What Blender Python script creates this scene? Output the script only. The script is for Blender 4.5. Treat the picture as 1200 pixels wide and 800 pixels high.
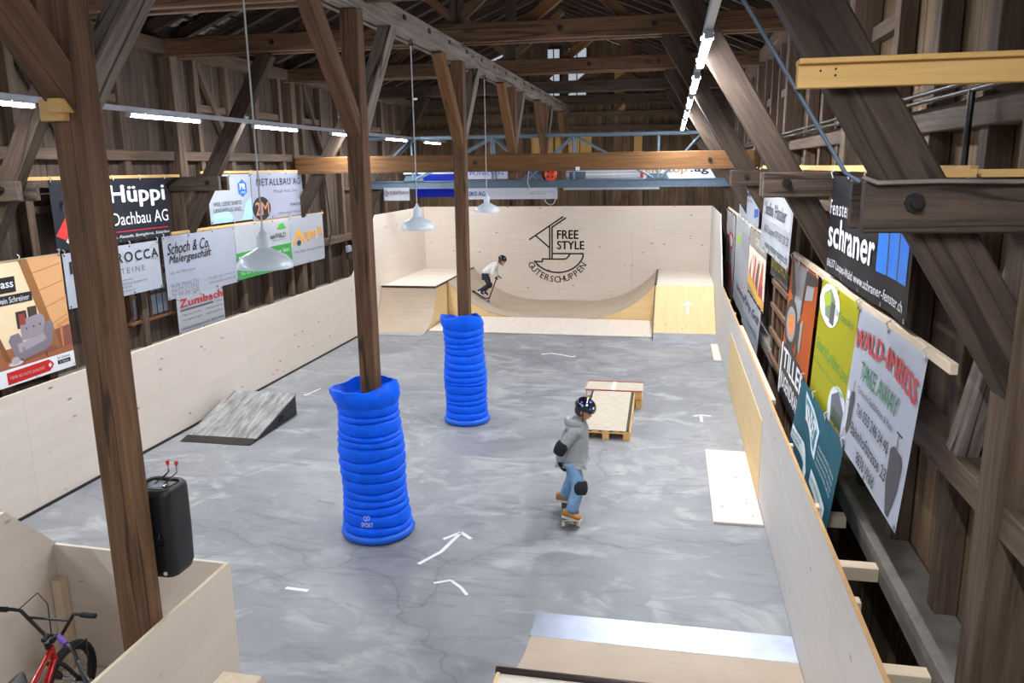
import bpy, bmesh, math, random
from mathutils import Vector, Matrix, Euler
random.seed(7)
PI = math.pi
S = bpy.context.scene
COL = S.collection
for o in list(bpy.data.objects):
    bpy.data.objects.remove(o)

# ---------------------------------------------------------------- camera
FPX = 919.5
YAW, PITCH, ROLL = 0.19970485, 0.21804286, -0.0136305
CAMZ = 4.0
fw = Vector((-math.sin(YAW)*math.cos(PITCH), math.cos(YAW)*math.cos(PITCH), -math.sin(PITCH)))
rt = Vector((math.cos(YAW), math.sin(YAW), 0))
up = rt.cross(fw)
rt2 = math.cos(ROLL)*rt + math.sin(ROLL)*up
up2 = -math.sin(ROLL)*rt + math.cos(ROLL)*up
cam = bpy.data.cameras.new('camera')
cam.sensor_width = 36.0
cam.lens = FPX/1200*36.0
cam.clip_start = 0.05
camo = bpy.data.objects.new('camera', cam)
COL.objects.link(camo)
camo.matrix_world = Matrix(((rt2.x, up2.x, -fw.x, 0), (rt2.y, up2.y, -fw.y, 0), (rt2.z, up2.z, -fw.z, CAMZ), (0, 0, 0, 1)))
S.camera = camo

# ---------------------------------------------------------------- world, exposure
w = bpy.data.worlds.new('world')
S.world = w
w.use_nodes = True
w.node_tree.nodes['Background'].inputs[0].default_value = (0.80, 0.88, 1.0, 1)
w.node_tree.nodes['Background'].inputs[1].default_value = 0.55
S.view_settings.view_transform = 'Standard'
S.view_settings.look = 'None'
S.view_settings.gamma = 1
S.view_settings.use_curve_mapping = False
S.view_settings.exposure = 0.0
TUBE_STRENGTH = 140.0
TUBE_WATT = 60.0

# ---------------------------------------------------------------- materials
def srgb(r, g, b):
    f = lambda c: (c/255/12.92) if c/255 <= .04045 else ((c/255+.055)/1.055)**2.4
    return (f(r), f(g), f(b), 1)

def nodes(name):
    m = bpy.data.materials.new(name)
    m.use_nodes = True
    nt = m.node_tree
    return m, nt, nt.nodes['Principled BSDF']

def plain(name, rgb, rough=.6, metal=0.0, noise=.06, scale=6.0, bump=0.0, coat=0.0, spec=.5):
    m, nt, b = nodes(name)
    c = srgb(*rgb)
    tc = nt.nodes.new('ShaderNodeTexCoord')
    n = nt.nodes.new('ShaderNodeTexNoise')
    n.inputs['Scale'].default_value = scale
    n.inputs['Detail'].default_value = 4
    nt.links.new(tc.outputs['Object'], n.inputs['Vector'])
    r = nt.nodes.new('ShaderNodeValToRGB')
    k = 1-noise*2
    r.color_ramp.elements[0].position = .3
    r.color_ramp.elements[1].position = .7
    r.color_ramp.elements[0].color = (c[0]*k, c[1]*k, c[2]*k, 1)
    k = 1+noise
    r.color_ramp.elements[1].color = (min(1, c[0]*k), min(1, c[1]*k), min(1, c[2]*k), 1)
    nt.links.new(n.outputs['Fac'], r.inputs['Fac'])
    nt.links.new(r.outputs['Color'], b.inputs['Base Color'])
    b.inputs['Roughness'].default_value = rough
    b.inputs['Metallic'].default_value = metal
    b.inputs['Specular IOR Level'].default_value = spec
    if coat:
        b.inputs['Coat Weight'].default_value = coat
    if bump:
        bp = nt.nodes.new('ShaderNodeBump')
        bp.inputs['Strength'].default_value = bump
        bp.inputs['Distance'].default_value = .02
        nt.links.new(n.outputs['Fac'], bp.inputs['Height'])
        nt.links.new(bp.outputs['Normal'], b.inputs['Normal'])
    return m

def wood(name, dark, light, grain=(.9, 13, 13), rough=.75, bump=.35, var=.35, knots=0.0, streak=.5, crack=0.0):
    """wood with the grain along local X"""
    m, nt, b = nodes(name)
    L = nt.links
    tc = nt.nodes.new('ShaderNodeTexCoord')
    oi = nt.nodes.new('ShaderNodeObjectInfo')
    off = nt.nodes.new('ShaderNodeVectorMath'); off.operation = 'MULTIPLY_ADD'
    comb = nt.nodes.new('ShaderNodeCombineXYZ')
    for i in range(3):
        L.new(oi.outputs['Random'], comb.inputs[i])
    off.inputs[1].default_value = (37, 53, 71)
    L.new(comb.outputs[0], off.inputs[0])
    L.new(tc.outputs['Object'], off.inputs[2])
    mp = nt.nodes.new('ShaderNodeMapping')
    mp.inputs['Scale'].default_value = grain
    L.new(off.outputs[0], mp.inputs['Vector'])
    n = nt.nodes.new('ShaderNodeTexNoise')
    n.inputs['Scale'].default_value = 1.6
    n.inputs['Detail'].default_value = 7
    n.inputs['Roughness'].default_value = .65
    n.inputs['Distortion'].default_value = .6
    L.new(mp.outputs[0], n.inputs['Vector'])
    r = nt.nodes.new('ShaderNodeValToRGB')
    r.color_ramp.elements[0].position = .5-streak*.4
    r.color_ramp.elements[1].position = .5+streak*.4
    r.color_ramp.elements[0].color = srgb(*dark)
    r.color_ramp.elements[1].color = srgb(*light)
    L.new(n.outputs['Fac'], r.inputs['Fac'])
    # broad patches
    n2 = nt.nodes.new('ShaderNodeTexNoise')
    n2.inputs['Scale'].default_value = 1.3
    n2.inputs['Detail'].default_value = 3
    L.new(off.outputs[0], n2.inputs['Vector'])
    hs = nt.nodes.new('ShaderNodeHueSaturation')
    mr = nt.nodes.new('ShaderNodeMapRange')
    mr.inputs[1].default_value = 0; mr.inputs[2].default_value = 1
    mr.inputs[3].default_value = 1-var; mr.inputs[4].default_value = 1+var
    add = nt.nodes.new('ShaderNodeMath'); add.operation = 'MULTIPLY_ADD'
    add.inputs[1].default_value = .55; add.inputs[2].default_value = 0
    L.new(oi.outputs['Random'], add.inputs[0])
    add2 = nt.nodes.new('ShaderNodeMath'); add2.operation = 'MULTIPLY_ADD'
    add2.inputs[1].default_value = .45
    L.new(n2.outputs['Fac'], add2.inputs[0])
    L.new(add.outputs[0], add2.inputs[2])
    L.new(add2.outputs[0], mr.inputs[0])
    L.new(mr.outputs[0], hs.inputs['Value'])
    L.new(r.outputs['Color'], hs.inputs['Color'])
    last = hs.outputs['Color']
    if crack:
        mc = nt.nodes.new('ShaderNodeMapping'); mc.inputs['Scale'].default_value = (.22, 4.5, 4.5)
        L.new(off.outputs[0], mc.inputs['Vector'])
        nc = nt.nodes.new('ShaderNodeTexNoise'); nc.inputs['Scale'].default_value = 1.0; nc.inputs['Detail'].default_value = 2
        L.new(mc.outputs[0], nc.inputs['Vector'])
        sb_ = nt.nodes.new('ShaderNodeMath'); sb_.operation = 'SUBTRACT'; sb_.inputs[1].default_value = .5
        L.new(nc.outputs['Fac'], sb_.inputs[0])
        ab_ = nt.nodes.new('ShaderNodeMath'); ab_.operation = 'ABSOLUTE'; L.new(sb_.outputs[0], ab_.inputs[0])
        cr_ = nt.nodes.new('ShaderNodeValToRGB')
        cr_.color_ramp.elements[0].position = .004; cr_.color_ramp.elements[1].position = .012
        cr_.color_ramp.elements[0].color = (crack, crack, crack, 1); cr_.color_ramp.elements[1].color = (0, 0, 0, 1)
        L.new(ab_.outputs[0], cr_.inputs['Fac'])
        mxc = nt.nodes.new('ShaderNodeMix'); mxc.data_type = 'RGBA'
        L.new(cr_.outputs['Color'], mxc.inputs['Factor']); L.new(last, mxc.inputs['A'])
        mxc.inputs['B'].default_value = srgb(34, 26, 20)
        last = mxc.outputs['Result']
    if knots:
        mpk = nt.nodes.new('ShaderNodeMapping')
        mpk.inputs['Scale'].default_value = (2.1, 5.2, 5.2)
        L.new(off.outputs[0], mpk.inputs['Vector'])
        v = nt.nodes.new('ShaderNodeTexVoronoi')
        v.inputs['Scale'].default_value = 1.0
        L.new(mpk.outputs[0], v.inputs['Vector'])
        kr = nt.nodes.new('ShaderNodeValToRGB')
        kr.color_ramp.elements[0].position = .045
        kr.color_ramp.elements[1].position = .11
        kr.color_ramp.elements[0].color = (knots, knots, knots, 1)
        kr.color_ramp.elements[1].color = (0, 0, 0, 1)
        L.new(v.outputs['Distance'], kr.inputs['Fac'])
        mx = nt.nodes.new('ShaderNodeMix'); mx.data_type = 'RGBA'
        L.new(kr.outputs['Color'], mx.inputs['Factor'])
        L.new(last, mx.inputs['A'])
        mx.inputs['B'].default_value = srgb(112, 84, 58)
        last = mx.outputs['Result']
    L.new(last, b.inputs['Base Color'])
    b.inputs['Roughness'].default_value = rough
    b.inputs['Specular IOR Level'].default_value = .3
    if bump:
        bp = nt.nodes.new('ShaderNodeBump')
        bp.inputs['Strength'].default_value = bump
        bp.inputs['Distance'].default_value = .015
        L.new(n.outputs['Fac'], bp.inputs['Height'])
        L.new(bp.outputs['Normal'], b.inputs['Normal'])
    return m

def concrete():
    m, nt, b = nodes('concrete_slab')
    L = nt.links
    tc = nt.nodes.new('ShaderNodeTexCoord')
    def noise(scale, detail, dist, sc=(1, 1, 1), rough=.55):
        mp = nt.nodes.new('ShaderNodeMapping'); mp.inputs['Scale'].default_value = sc
        L.new(tc.outputs['Object'], mp.inputs['Vector'])
        n = nt.nodes.new('ShaderNodeTexNoise')
        n.inputs['Scale'].default_value = scale
        n.inputs['Detail'].default_value = detail
        n.inputs['Distortion'].default_value = dist
        n.inputs['Roughness'].default_value = rough
        L.new(mp.outputs[0], n.inputs['Vector'])
        return n
    def ramp(src, p0, c0, p1, c1):
        r = nt.nodes.new('ShaderNodeValToRGB')
        r.color_ramp.elements[0].position = p0; r.color_ramp.elements[1].position = p1
        r.color_ramp.elements[0].color = c0; r.color_ramp.elements[1].color = c1
        L.new(src, r.inputs['Fac'])
        return r
    def mix(f, a, bb, mode='MIX'):
        x = nt.nodes.new('ShaderNodeMix'); x.data_type = 'RGBA'; x.blend_type = mode
        if isinstance(f, float): x.inputs['Factor'].default_value = f
        else: L.new(f, x.inputs['Factor'])
        for k, s in (('A', a), ('B', bb)):
            if isinstance(s, tuple): x.inputs[k].default_value = s
            else: L.new(s, x.inputs[k])
        return x.outputs['Result']
    W, K = (1, 1, 1, 1), (0, 0, 0, 1)
    n1 = noise(.42, 6, 1.2)
    base = ramp(n1.outputs['Fac'], .36, srgb(126, 127, 130), .64, srgb(149, 149, 149)).outputs['Color']
    n2 = noise(.95, 8, 1.8, (1, 1.3, 1), .6)
    pale = ramp(n2.outputs['Fac'], .50, K, .64, (.85, .85, .85, 1)).outputs['Color']
    c = mix(pale, base, srgb(168, 168, 166))
    # trowel smears across the hall
    n3 = noise(1.5, 9, 2.4, (.5, 1.7, 1), .68)
    st = ramp(n3.outputs['Fac'], .52, K, .68, (.7, .7, .7, 1)).outputs['Color']
    c = mix(st, c, srgb(108, 110, 115))
    n4 = noise(.8, 10, .8, (.8, 1.7, 1), .78)
    sp = ramp(n4.outputs['Fac'], .62, K, .68, (.7, .7, .7, 1)).outputs['Color']
    c = mix(sp, c, srgb(86, 88, 93))
    # wandering cracks
    nd = noise(.8, 5, .3)
    vm = nt.nodes.new('ShaderNodeVectorMath'); vm.operation = 'MULTIPLY_ADD'
    vm.inputs[1].default_value = (1.3, 1.3, 0)
    L.new(nd.outputs['Color'], vm.inputs[0]); L.new(tc.outputs['Object'], vm.inputs[2])
    v = nt.nodes.new('ShaderNodeTexVoronoi'); v.feature = 'DISTANCE_TO_EDGE'
    v.inputs['Scale'].default_value = .2
    L.new(vm.outputs[0], v.inputs['Vector'])
    halo = ramp(v.outputs['Distance'], .0, (.75, .75, .75, 1), .05, K).outputs['Color']
    hm = mix(1.0, halo, n4.outputs['Fac'], 'MULTIPLY')
    c = mix(hm, c, srgb(112, 114, 119))
    cr = ramp(v.outputs['Distance'], .0006, (.35, .35, .35, 1), .0022, K).outputs['Color']
    c = mix(cr, c, srgb(80, 82, 86))
    L.new(c, b.inputs['Base Color'])
    rr = ramp(n2.outputs['Fac'], .3, (.38, .38, .38, 1), .7, (.62, .62, .62, 1))
    L.new(rr.outputs['Color'], b.inputs['Roughness'])
    b.inputs['Specular IOR Level'].default_value = .4
    bp = nt.nodes.new('ShaderNodeBump'); bp.inputs['Strength'].default_value = .08
    L.new(n3.outputs['Fac'], bp.inputs['Height']); L.new(bp.outputs['Normal'], b.inputs['Normal'])
    return m

def emit(name, rgb, strength):
    m, nt, b = nodes(name)
    b.inputs['Base Color'].default_value = srgb(*rgb)
    b.inputs['Emission Color'].default_value = srgb(*rgb)
    b.inputs['Emission Strength'].default_value = strength
    return m

def glass(name, rgb, rough=.1):
    m, nt, b = nodes(name)
    b.inputs['Base Color'].default_value = srgb(*rgb)
    b.inputs['Roughness'].default_value = rough
    return m

M = {
 'concrete': concrete(),
 'timber': wood('old_timber', (76, 54, 39), (126, 93, 66), var=.18, crack=.65),
 'timber_grey': wood('grey_timber', (92, 82, 76), (150, 138, 128), var=.12, crack=.85),
 'timber_dark': wood('dark_timber', (54, 43, 36), (92, 76, 64), var=.2, crack=.85),
 'timber_warm': wood('warm_timber', (98, 66, 38), (136, 96, 57), var=.1, crack=.5),
 'strut': wood('strut_timber', (54, 43, 36), (88, 72, 59), var=.15, crack=.7),
 'board': wood('barn_board', (76, 60, 43), (140, 114, 84), grain=(.7, 9, 9), var=.42),
 'board_dark': wood('barn_board_dark', (52, 42, 36), (98, 80, 66), grain=(.7, 9, 9), var=.4),
 'stud': wood('stud_wood', (66, 52, 42), (112, 92, 74), var=.25),
 'fresh': wood('fresh_lumber', (206, 158, 88), (228, 188, 124), var=.06, bump=.1, streak=.8),
 'fresh_pale': wood('pale_lumber', (214, 190, 158), (232, 214, 188), var=.05, bump=.1, streak=.8),
 'ply': wood('spruce_panel', (216, 202, 187), (232, 219, 205), grain=(.5, 6, 6), var=.04, bump=.04, knots=.75, streak=.9, rough=.55),
 'ply_yellow': wood('yellow_plywood', (218, 186, 132), (234, 206, 156), grain=(.6, 5, 5), var=.05, bump=.04, knots=.5, streak=.9, rough=.6),
 'ply_grey': wood('greyed_spruce_panel', (200, 194, 188), (216, 211, 206), grain=(.5, 6, 6), var=.04, bump=.04, knots=.6, streak=.9, rough=.55),
 'ply_edge': plain('plywood_edge', (196, 150, 96), .7),
 'masonite': plain('brown_fibreboard', (184, 164, 142), .5, noise=.04, scale=2),
 'steel': plain('steel_sheet', (196, 202, 218), .42, 1.0, noise=.10, scale=3),
 'steel_dark': plain('dark_steel', (70, 66, 64), .4, .9),
 'pipe': plain('coping_pipe', (64, 54, 50), .4, .8),
 'truss': plain('blue_grey_paint', (112, 132, 150), .45, .2, noise=.05),
 'truss_chord': plain('grey_blue_chord', (92, 108, 124), .5, .2, noise=.06),
 'blue': plain('blue_nylon', (0, 98, 250), .5, noise=.08, scale=9, bump=.25, spec=.2),
 'blue_dark': plain('blue_nylon_hem', (4, 96, 222), .5),
 'rubber': wood('weathered_grey_board', (92, 91, 90), (178, 175, 171), grain=(1.5, 9, 9), var=.05, bump=.2, streak=.5),
 'black': plain('black_plastic', (26, 27, 30), .45),
 'black_matt': plain('black_foam', (24, 24, 26), .8),
 'enamel': plain('white_enamel', (226, 234, 244), .3, noise=.03),
 'cord': plain('pale_cord', (190, 190, 190), .6),
 'rail': plain('light_rail', (196, 202, 212), .4, .2),
 'tube': emit('led_tube', (236, 243, 255), TUBE_STRENGTH),
 'redmet': plain('red_paint', (190, 22, 18), .25, .2, coat=.5),
 'purple': plain('purple_rubber', (92, 52, 168), .5),
 'chrome': plain('chrome', (190, 190, 194), .18, 1.0, noise=.02),
 'skin': plain('skin', (206, 150, 122), .5, noise=.03),
 'grey_cloth': plain('grey_fleece', (158, 160, 162), .9, noise=.08, scale=30, bump=.2),
 'white_cloth': plain('white_fleece', (226, 224, 216), .9, noise=.05, scale=30, bump=.2),
 'denim': plain('light_denim', (124, 160, 198), .85, noise=.12, scale=14, bump=.2),
 'navy': plain('navy_cloth', (44, 46, 62), .85, noise=.1, scale=20, bump=.2),
 'helmet': plain('black_gloss', (18, 18, 26), .15, coat=.6),
 'tan': plain('tan_suede', (186, 128, 58), .7),
 'shoe_white': plain('white_rubber', (230, 228, 220), .5),
 'teal_deck': plain('griptape', (52, 66, 78), .85),
 'cyan': plain('cyan_wheel', (20, 140, 196), .3),
 'tape': plain('white_tape', (232, 232, 232), .5, noise=.04),
 'tile': plain('clay_tile', (150, 136, 122), .85, noise=.3, scale=9),
 'roof_dark': plain('roof_batten', (40, 34, 32), .9),
 'glass': glass('window_glass', (150, 160, 172), .15),
 'glass_lit': emit('daylit_glass', (206, 216, 226), .55),
 'black_print': plain('black_print', (28, 26, 26), .6, noise=0),
 'orange_helmet': plain('orange_plastic', (224, 72, 36), .35),
 'brick_red': plain('red_edge', (170, 66, 60), .6),
 'osb': wood('chip_board', (172, 160, 142), (204, 192, 174), grain=(7, 7, 7), var=.03, bump=.1, streak=1.0),
 'dust': plain('dusty_timber', (120, 112, 104), .9, noise=.15),
}
PRINT = {}
def P(r, g, b):
    k = (r, g, b)
    if k not in PRINT:
        PRINT[k] = plain('print_%02x%02x%02x' % k, k, .45, noise=.015, scale=2)
    return PRINT[k]

# ---------------------------------------------------------------- helpers
def link(o, parent=None):
    COL.objects.link(o)
    if parent: o.parent = parent
    return o

def tag(o, label=None, cat=None, group=None, kind=None):
    if label: o['label'] = label
    if cat: o['category'] = cat
    if group: o['group'] = group
    if kind: o['kind'] = kind
    return o

def empty(name, loc, label=None, cat=None, group=None, kind=None, rz=0):
    o = bpy.data.objects.new(name, None)
    o.empty_display_size = .1
    o.location = loc; o.rotation_euler = (0, 0, rz)
    link(o)
    return tag(o, label, cat, group, kind)

def obj(name, bm, mat, parent=None, smooth=False):
    me = bpy.data.meshes.new(name)
    bm.normal_update()
    bm.to_mesh(me); bm.free()
    me.materials.append(mat)
    if smooth:
        for p in me.polygons: p.use_smooth = True
        me.set_sharp_from_angle(angle=math.radians(48))
    return link(bpy.data.objects.new(name, me), parent)

def rel(o, parent):
    """parent without moving (parent may be rotated/translated)"""
    bpy.context.view_layer.update()
    o.parent = parent
    o.matrix_parent_inverse = parent.matrix_world.inverted()

def bm_box(bm, x0, x1, y0, y1, z0, z1):
    v = [bm.verts.new(p) for p in ((x0,y0,z0),(x1,y0,z0),(x1,y1,z0),(x0,y1,z0),(x0,y0,z1),(x1,y0,z1),(x1,y1,z1),(x0,y1,z1))]
    for f in ((0,3,2,1),(4,5,6,7),(0,1,5,4),(1,2,6,5),(2,3,7,6),(3,0,4,7)):
        bm.faces.new([v[i] for i in f])
    return v

BOXC = {}
def box_mesh(L, W, H, mat, bev):
    """box mesh, length along X, centred; cached"""
    k = (round(L,3), round(W,3), round(H,3), mat.name, bev)
    if k not in BOXC:
        bm = bmesh.new()
        bm_box(bm, -L/2, L/2, -W/2, W/2, -H/2, H/2)
        if bev:
            bmesh.ops.bevel(bm, geom=bm.edges[:], offset=bev, segments=1, affect='EDGES')
        me = bpy.data.meshes.new('box')
        bm.to_mesh(me); bm.free()
        me.materials.append(mat)
        BOXC[k] = me
    return BOXC[k]

def beam(name, p0, p1, w, h, mat, parent=None, bev=.008, side=None):
    """timber from p0 to p1; w = width along 'side', h = the other way"""
    p0, p1 = Vector(p0), Vector(p1)
    d = p1-p0; L = d.length; d.normalize()
    if side is None:
        side = Vector((0, 1, 0)) if abs(d.y) < .9 else Vector((1, 0, 0))
    side = Vector(side); side = (side - d*side.dot(d)).normalized()
    n = d.cross(side)
    o = bpy.data.objects.new(name, box_mesh(L, w, h, mat, bev))
    c = (p0+p1)/2
    mw = Matrix(((d.x, side.x, n.x, c.x), (d.y, side.y, n.y, c.y), (d.z, side.z, n.z, c.z), (0,0,0,1)))
    link(o)
    if parent:
        o.parent = parent
        o.matrix_parent_inverse = parent.matrix_world.inverted() if parent.parent is None else Matrix.Identity(4)
    o.matrix_basis = mw
    return o

def boxo(name, x0, x1, y0, y1, z0, z1, mat, parent=None, axis='x', bev=.003):
    """axis aligned box whose local X (grain) runs along 'axis'"""
    c = ((x0+x1)/2, (y0+y1)/2, (z0+z1)/2)
    a = {'x': (1,0,0), 'y': (0,1,0), 'z': (0,0,1)}[axis]
    ext = {'x': x1-x0, 'y': y1-y0, 'z': z1-z0}[axis]/2
    p0 = [c[i]-a[i]*ext for i in range(3)]; p1 = [c[i]+a[i]*ext for i in range(3)]
    if axis == 'x': return beam(name, p0, p1, y1-y0, z1-z0, mat, parent, bev, (0,1,0))
    if axis == 'y': return beam(name, p0, p1, x1-x0, z1-z0, mat, parent, bev, (1,0,0))
    return beam(name, p0, p1, x1-x0, y1-y0, mat, parent, bev, (1,0,0))

def E(name, loc, *a, **k):
    e = empty(name, loc, *a, **k)
    e.matrix_world = Matrix.Translation(loc) @ Matrix.Rotation(k.get('rz', 0), 4, 'Z')
    return e

def bm_tube(bm, pts, r, seg=8, caps=True):
    pts = [Vector(p) for p in pts]
    rad = r if isinstance(r, (list, tuple)) else [r]*len(pts)
    rings = []
    ref = None
    for i, p in enumerate(pts):
        d = (pts[min(i+1, len(pts)-1)] - pts[max(i-1, 0)]).normalized()
        if ref is None:
            ref = Vector((0,0,1)) if abs(d.z) < .9 else Vector((1,0,0))
        s = (ref - d*ref.dot(d)).normalized(); t = d.cross(s); ref = s
        rings.append([bm.verts.new(p + rad[i]*(math.cos(2*PI*k/seg)*s + math.sin(2*PI*k/seg)*t)) for k in range(seg)])
    for a, b in zip(rings, rings[1:]):
        for k in range(seg):
            bm.faces.new((a[k], a[(k+1) % seg], b[(k+1) % seg], b[k]))
    if caps:
        bm.faces.new(rings[0][::-1]); bm.faces.new(rings[-1])

def tube(name, pts, r, mat, parent=None, seg=8):
    bm = bmesh.new(); bm_tube(bm, pts, r, seg)
    return obj(name, bm, mat, parent, True)

def bm_lathe(bm, prof, seg=24, close=False):
    rings = []
    for r, z in prof:
        rings.append([bm.verts.new((r*math.cos(2*PI*k/seg), r*math.sin(2*PI*k/seg), z)) for k in range(seg)] if r > 1e-5 else [bm.verts.new((0,0,z))])
    for a, b in zip(rings, rings[1:]):
        for k in range(seg):
            k2 = (k+1) % seg
            if len(a) == 1 and len(b) == 1: continue
            if len(a) == 1: bm.faces.new((a[0], b[k2], b[k]))
            elif len(b) == 1: bm.faces.new((a[k], a[k2], b[0]))
            else: bm.faces.new((a[k], a[k2], b[k2], b[k]))

def lathe(name, prof, mat, parent=None, seg=24, loc=(0,0,0)):
    bm = bmesh.new(); bm_lathe(bm, prof, seg)
    bmesh.ops.recalc_face_normals(bm, faces=bm.faces[:])
    o = obj(name, bm, mat, parent, True); o.location = loc
    return o

def bm_prism(bm, poly, a0, a1, axis='y'):
    """extrude a 2-D polygon between a0 and a1 along axis"""
    def pt(u, v, a):
        return {'y': (u, a, v), 'x': (a, u, v), 'z': (u, v, a)}[axis]
    A = [bm.verts.new(pt(u, v, a0)) for u, v in poly]
    B = [bm.verts.new(pt(u, v, a1)) for u, v in poly]
    n = len(poly)
    bm.faces.new(A); bm.faces.new(B[::-1])
    for i in range(n):
        bm.faces.new((A[i], B[i], B[(i+1) % n], A[(i+1) % n]))
    bmesh.ops.recalc_face_normals(bm, faces=bm.faces[:])

def prism(name, poly, a0, a1, axis, mat, parent=None):
    bm = bmesh.new(); bm_prism(bm, poly, a0, a1, axis)
    return obj(name, bm, mat, parent)

def text_mesh(s, bold=0.0, shear=0.0, spacing=1.0):
    cu = bpy.data.curves.new('t', 'FONT')
    cu.body = s; cu.size = 1; cu.shear = shear; cu.space_character = spacing + bold*1.2
    cu.resolution_u = 3
    o = bpy.data.objects.new('t', cu); COL.objects.link(o)
    dg = bpy.context.evaluated_depsgraph_get()
    me = bpy.data.meshes.new_from_object(o.evaluated_get(dg))
    bpy.data.objects.remove(o); bpy.data.curves.remove(cu)
    if bold:
        bm = bmesh.new()
        for dx, dy in ((-bold, 0), (bold, 0), (0, -bold*.6), (0, bold*.6)):
            n0 = len(bm.verts); bm.from_mesh(me); bm.verts.ensure_lookup_table()
            for v in bm.verts[n0:]: v.co.x += dx; v.co.y += dy
        bm.to_mesh(me); bm.free()
    return me

# ================================================================= THE SETTING
CX = -3.145                                   # centre line of the barn
FY = [3.84, 7.77, 11.80, 15.85, 19.90, 23.90]  # timber frames
XR, XL = 1.14, -7.44                          # skate barriers
WR, WL = 1.74, -8.03                          # barn board walls
YB = 23.40                                    # skate back wall
GAB = 24.45                                   # barn gable
mirror = lambda x: 2*CX - x

bm = bmesh.new(); bm_box(bm, -9.2, 2.9, -3.0, 26, -.2, 0)
fl = obj('floor', bm, M['concrete']); tag(fl, 'smooth grey concrete slab with pale trowel swirls and dark stains', kind='structure')

def wall_boards(name, x, sgn, label, y0, y1, bw, zt, mat):
    e = E(name, (x, y0, 0), label, kind='structure')
    y = y0
    while y < y1:
        b_ = bw*random.choice((.8, .95, 1.0, 1.1, 1.25))
        dx = random.uniform(0, .012)*sgn
        beam('board', (x+dx+sgn*.015, y+b_/2, .0), (x+dx+sgn*.015, y+b_/2, zt), .03, b_-.006, mat, e, 0, (1,0,0))
        y += b_
    # dark backing behind the board joints
    boxo('backing', min(x+sgn*.035, x+sgn*.05), max(x+sgn*.035, x+sgn*.05), y0-.1, y1+.2, 0, zt, M['roof_dark'], e, 'z', 0)
    return e
wallR = wall_boards('wall_right', WR, 1, 'tall weathered brown board wall along the right side', -1.5, 24.4, .26, 6.4, M['board'])
wallL = wall_boards('wall_left', WL, -1, 'tall weathered grey brown board wall along the left side', -1.0, 24.4, .24, 6.4, M['board_dark'])
# studs, girts, sill on both side walls
def wall_frame(e, x, sgn, far):
    # x = board plane, sgn = +1 right wall (inside is -x)
    s = -sgn
    for i, Y in enumerate(FY):
        boxo('wall_post', *sorted((x, x+s*.24)), Y-.1, Y+.1, 0, 5.85, M['stud'], e, 'z', .01)
    ys = []
    y = -.2
    while y < 24.2:
        if all(abs(y-Y) > .3 for Y in FY): ys.append(y)
        y += .98
    for y in ys:
        boxo('stud', *sorted((x, x+s*.13)), y-.065, y+.065, 1.36, 5.85, M['stud'], e, 'z', .006)
    for (z0, z1, d) in ((1.18, 1.36, .27), (2.28, 2.44, .2), (4.18, 4.33, .17), (5.82, 6.02, .24)):
        boxo('girt', *sorted((x, x+s*d)), -1.4, 24.3, z0, z1, M['stud'] if z0 != 1.18 else M['dust'], e, 'y', .008)
    for k, y in enumerate(ys):
        if k % 2 == 0:
            boxo('nogging', *sorted((x, x+s*.1)), y+.07, y+.9, 5.0, 5.12, M['stud'], e, 'y', .004)
        if k % 3 == 1:
            boxo('nogging', *sorted((x, x+s*.1)), y+.07, y+.9, 3.5, 3.6, M['stud'], e, 'y', .004)
wall_frame(wallR, WR, 1, False)
wall_frame(wallL, WL, -1, True)
for (ya, yb_) in ((8.6, 9.5), (12.6, 13.5), (16.6, 17.5)):
    beam('diagonal_brace', (WL+.09, ya, 5.8), (WL+.09, yb_, 4.33), .1, .12, M['stud'], wallL, .006, (1,0,0))
for (ya, yb_) in ((3.2, 2.2), (13.6, 12.7), (17.6, 16.6)):
    beam('diagonal_brace', (WR-.09, ya, 2.3), (WR-.09, yb_, 1.36), .1, .12, M['stud'], wallR, .006, (1,0,0))
beam('diagonal_brace', (WR-.13, 4.5, 2.42), (WR-.13, 3.95, 3.6), .12, .15, M['timber_grey'], wallR, .006, (1,0,0))

# gable
gab = E('wall_back', (CX, GAB, 0), 'dark board gable wall at the far end of the barn', kind='structure')
x = WL
while x < WR:
    b_ = .17*random.choice((.85, 1, 1.15))
    zt = 6.05 + .41*(4.9-abs(x+b_/2-CX))
    beam('board', (x+b_/2, GAB+.015+random.uniform(0, .01), 2.2), (x+b_/2, GAB+.015, zt), b_-.006, .03, M['board'], gab, 0, (1,0,0))
    x += b_
prism('backing', [(WL-.1, 0), (WR+.1, 0), (WR+.1, 6.0), (CX, 8.1), (WL-.1, 6.0)], GAB+.05, GAB+.07, 'y', M['roof_dark'], gab).matrix_parent_inverse = gab.matrix_world.inverted()
for xx in (-6.4, -5.0, -4.35, -1.9, -.75, .6):
    boxo('stud', xx-.07, xx+.07, GAB-.12, GAB, 0, 6.4, M['stud'], gab, 'z', .005)
for z in (5.05, 5.45):
    boxo('girt', WL, WR, GAB-.16, GAB, z, z+.15, M['stud'], gab, 'x', .005)
beam('diagonal_brace', (-1.6, GAB-.1, 2.6), (-.95, GAB-.1, 4.0), .1, .13, M['timber'], gab, .005)
beam('diagonal_brace', (-1.75, GAB-.1, 5.6), (-1.1, GAB-.1, 6.3), .1, .12, M['timber'], gab, .005)
for xx in (-4.15, -3.75, -3.35, -2.95, -2.58):
    boxo('fresh_board', xx-.17, xx+.17, GAB-.02, GAB+.005, 4.15, 4.98, M['fresh'], gab, 'z', .003)
boxo('fresh_board', -1.14, -.9, GAB-.02, GAB+.005, 4.15, 4.95, M['fresh'], gab, 'z', .003)
boxo('fresh_board', -1.75, -1.43, GAB-.02, GAB+.005, 5.5, 6.8, M['fresh'], gab, 'z', .003)
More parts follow.
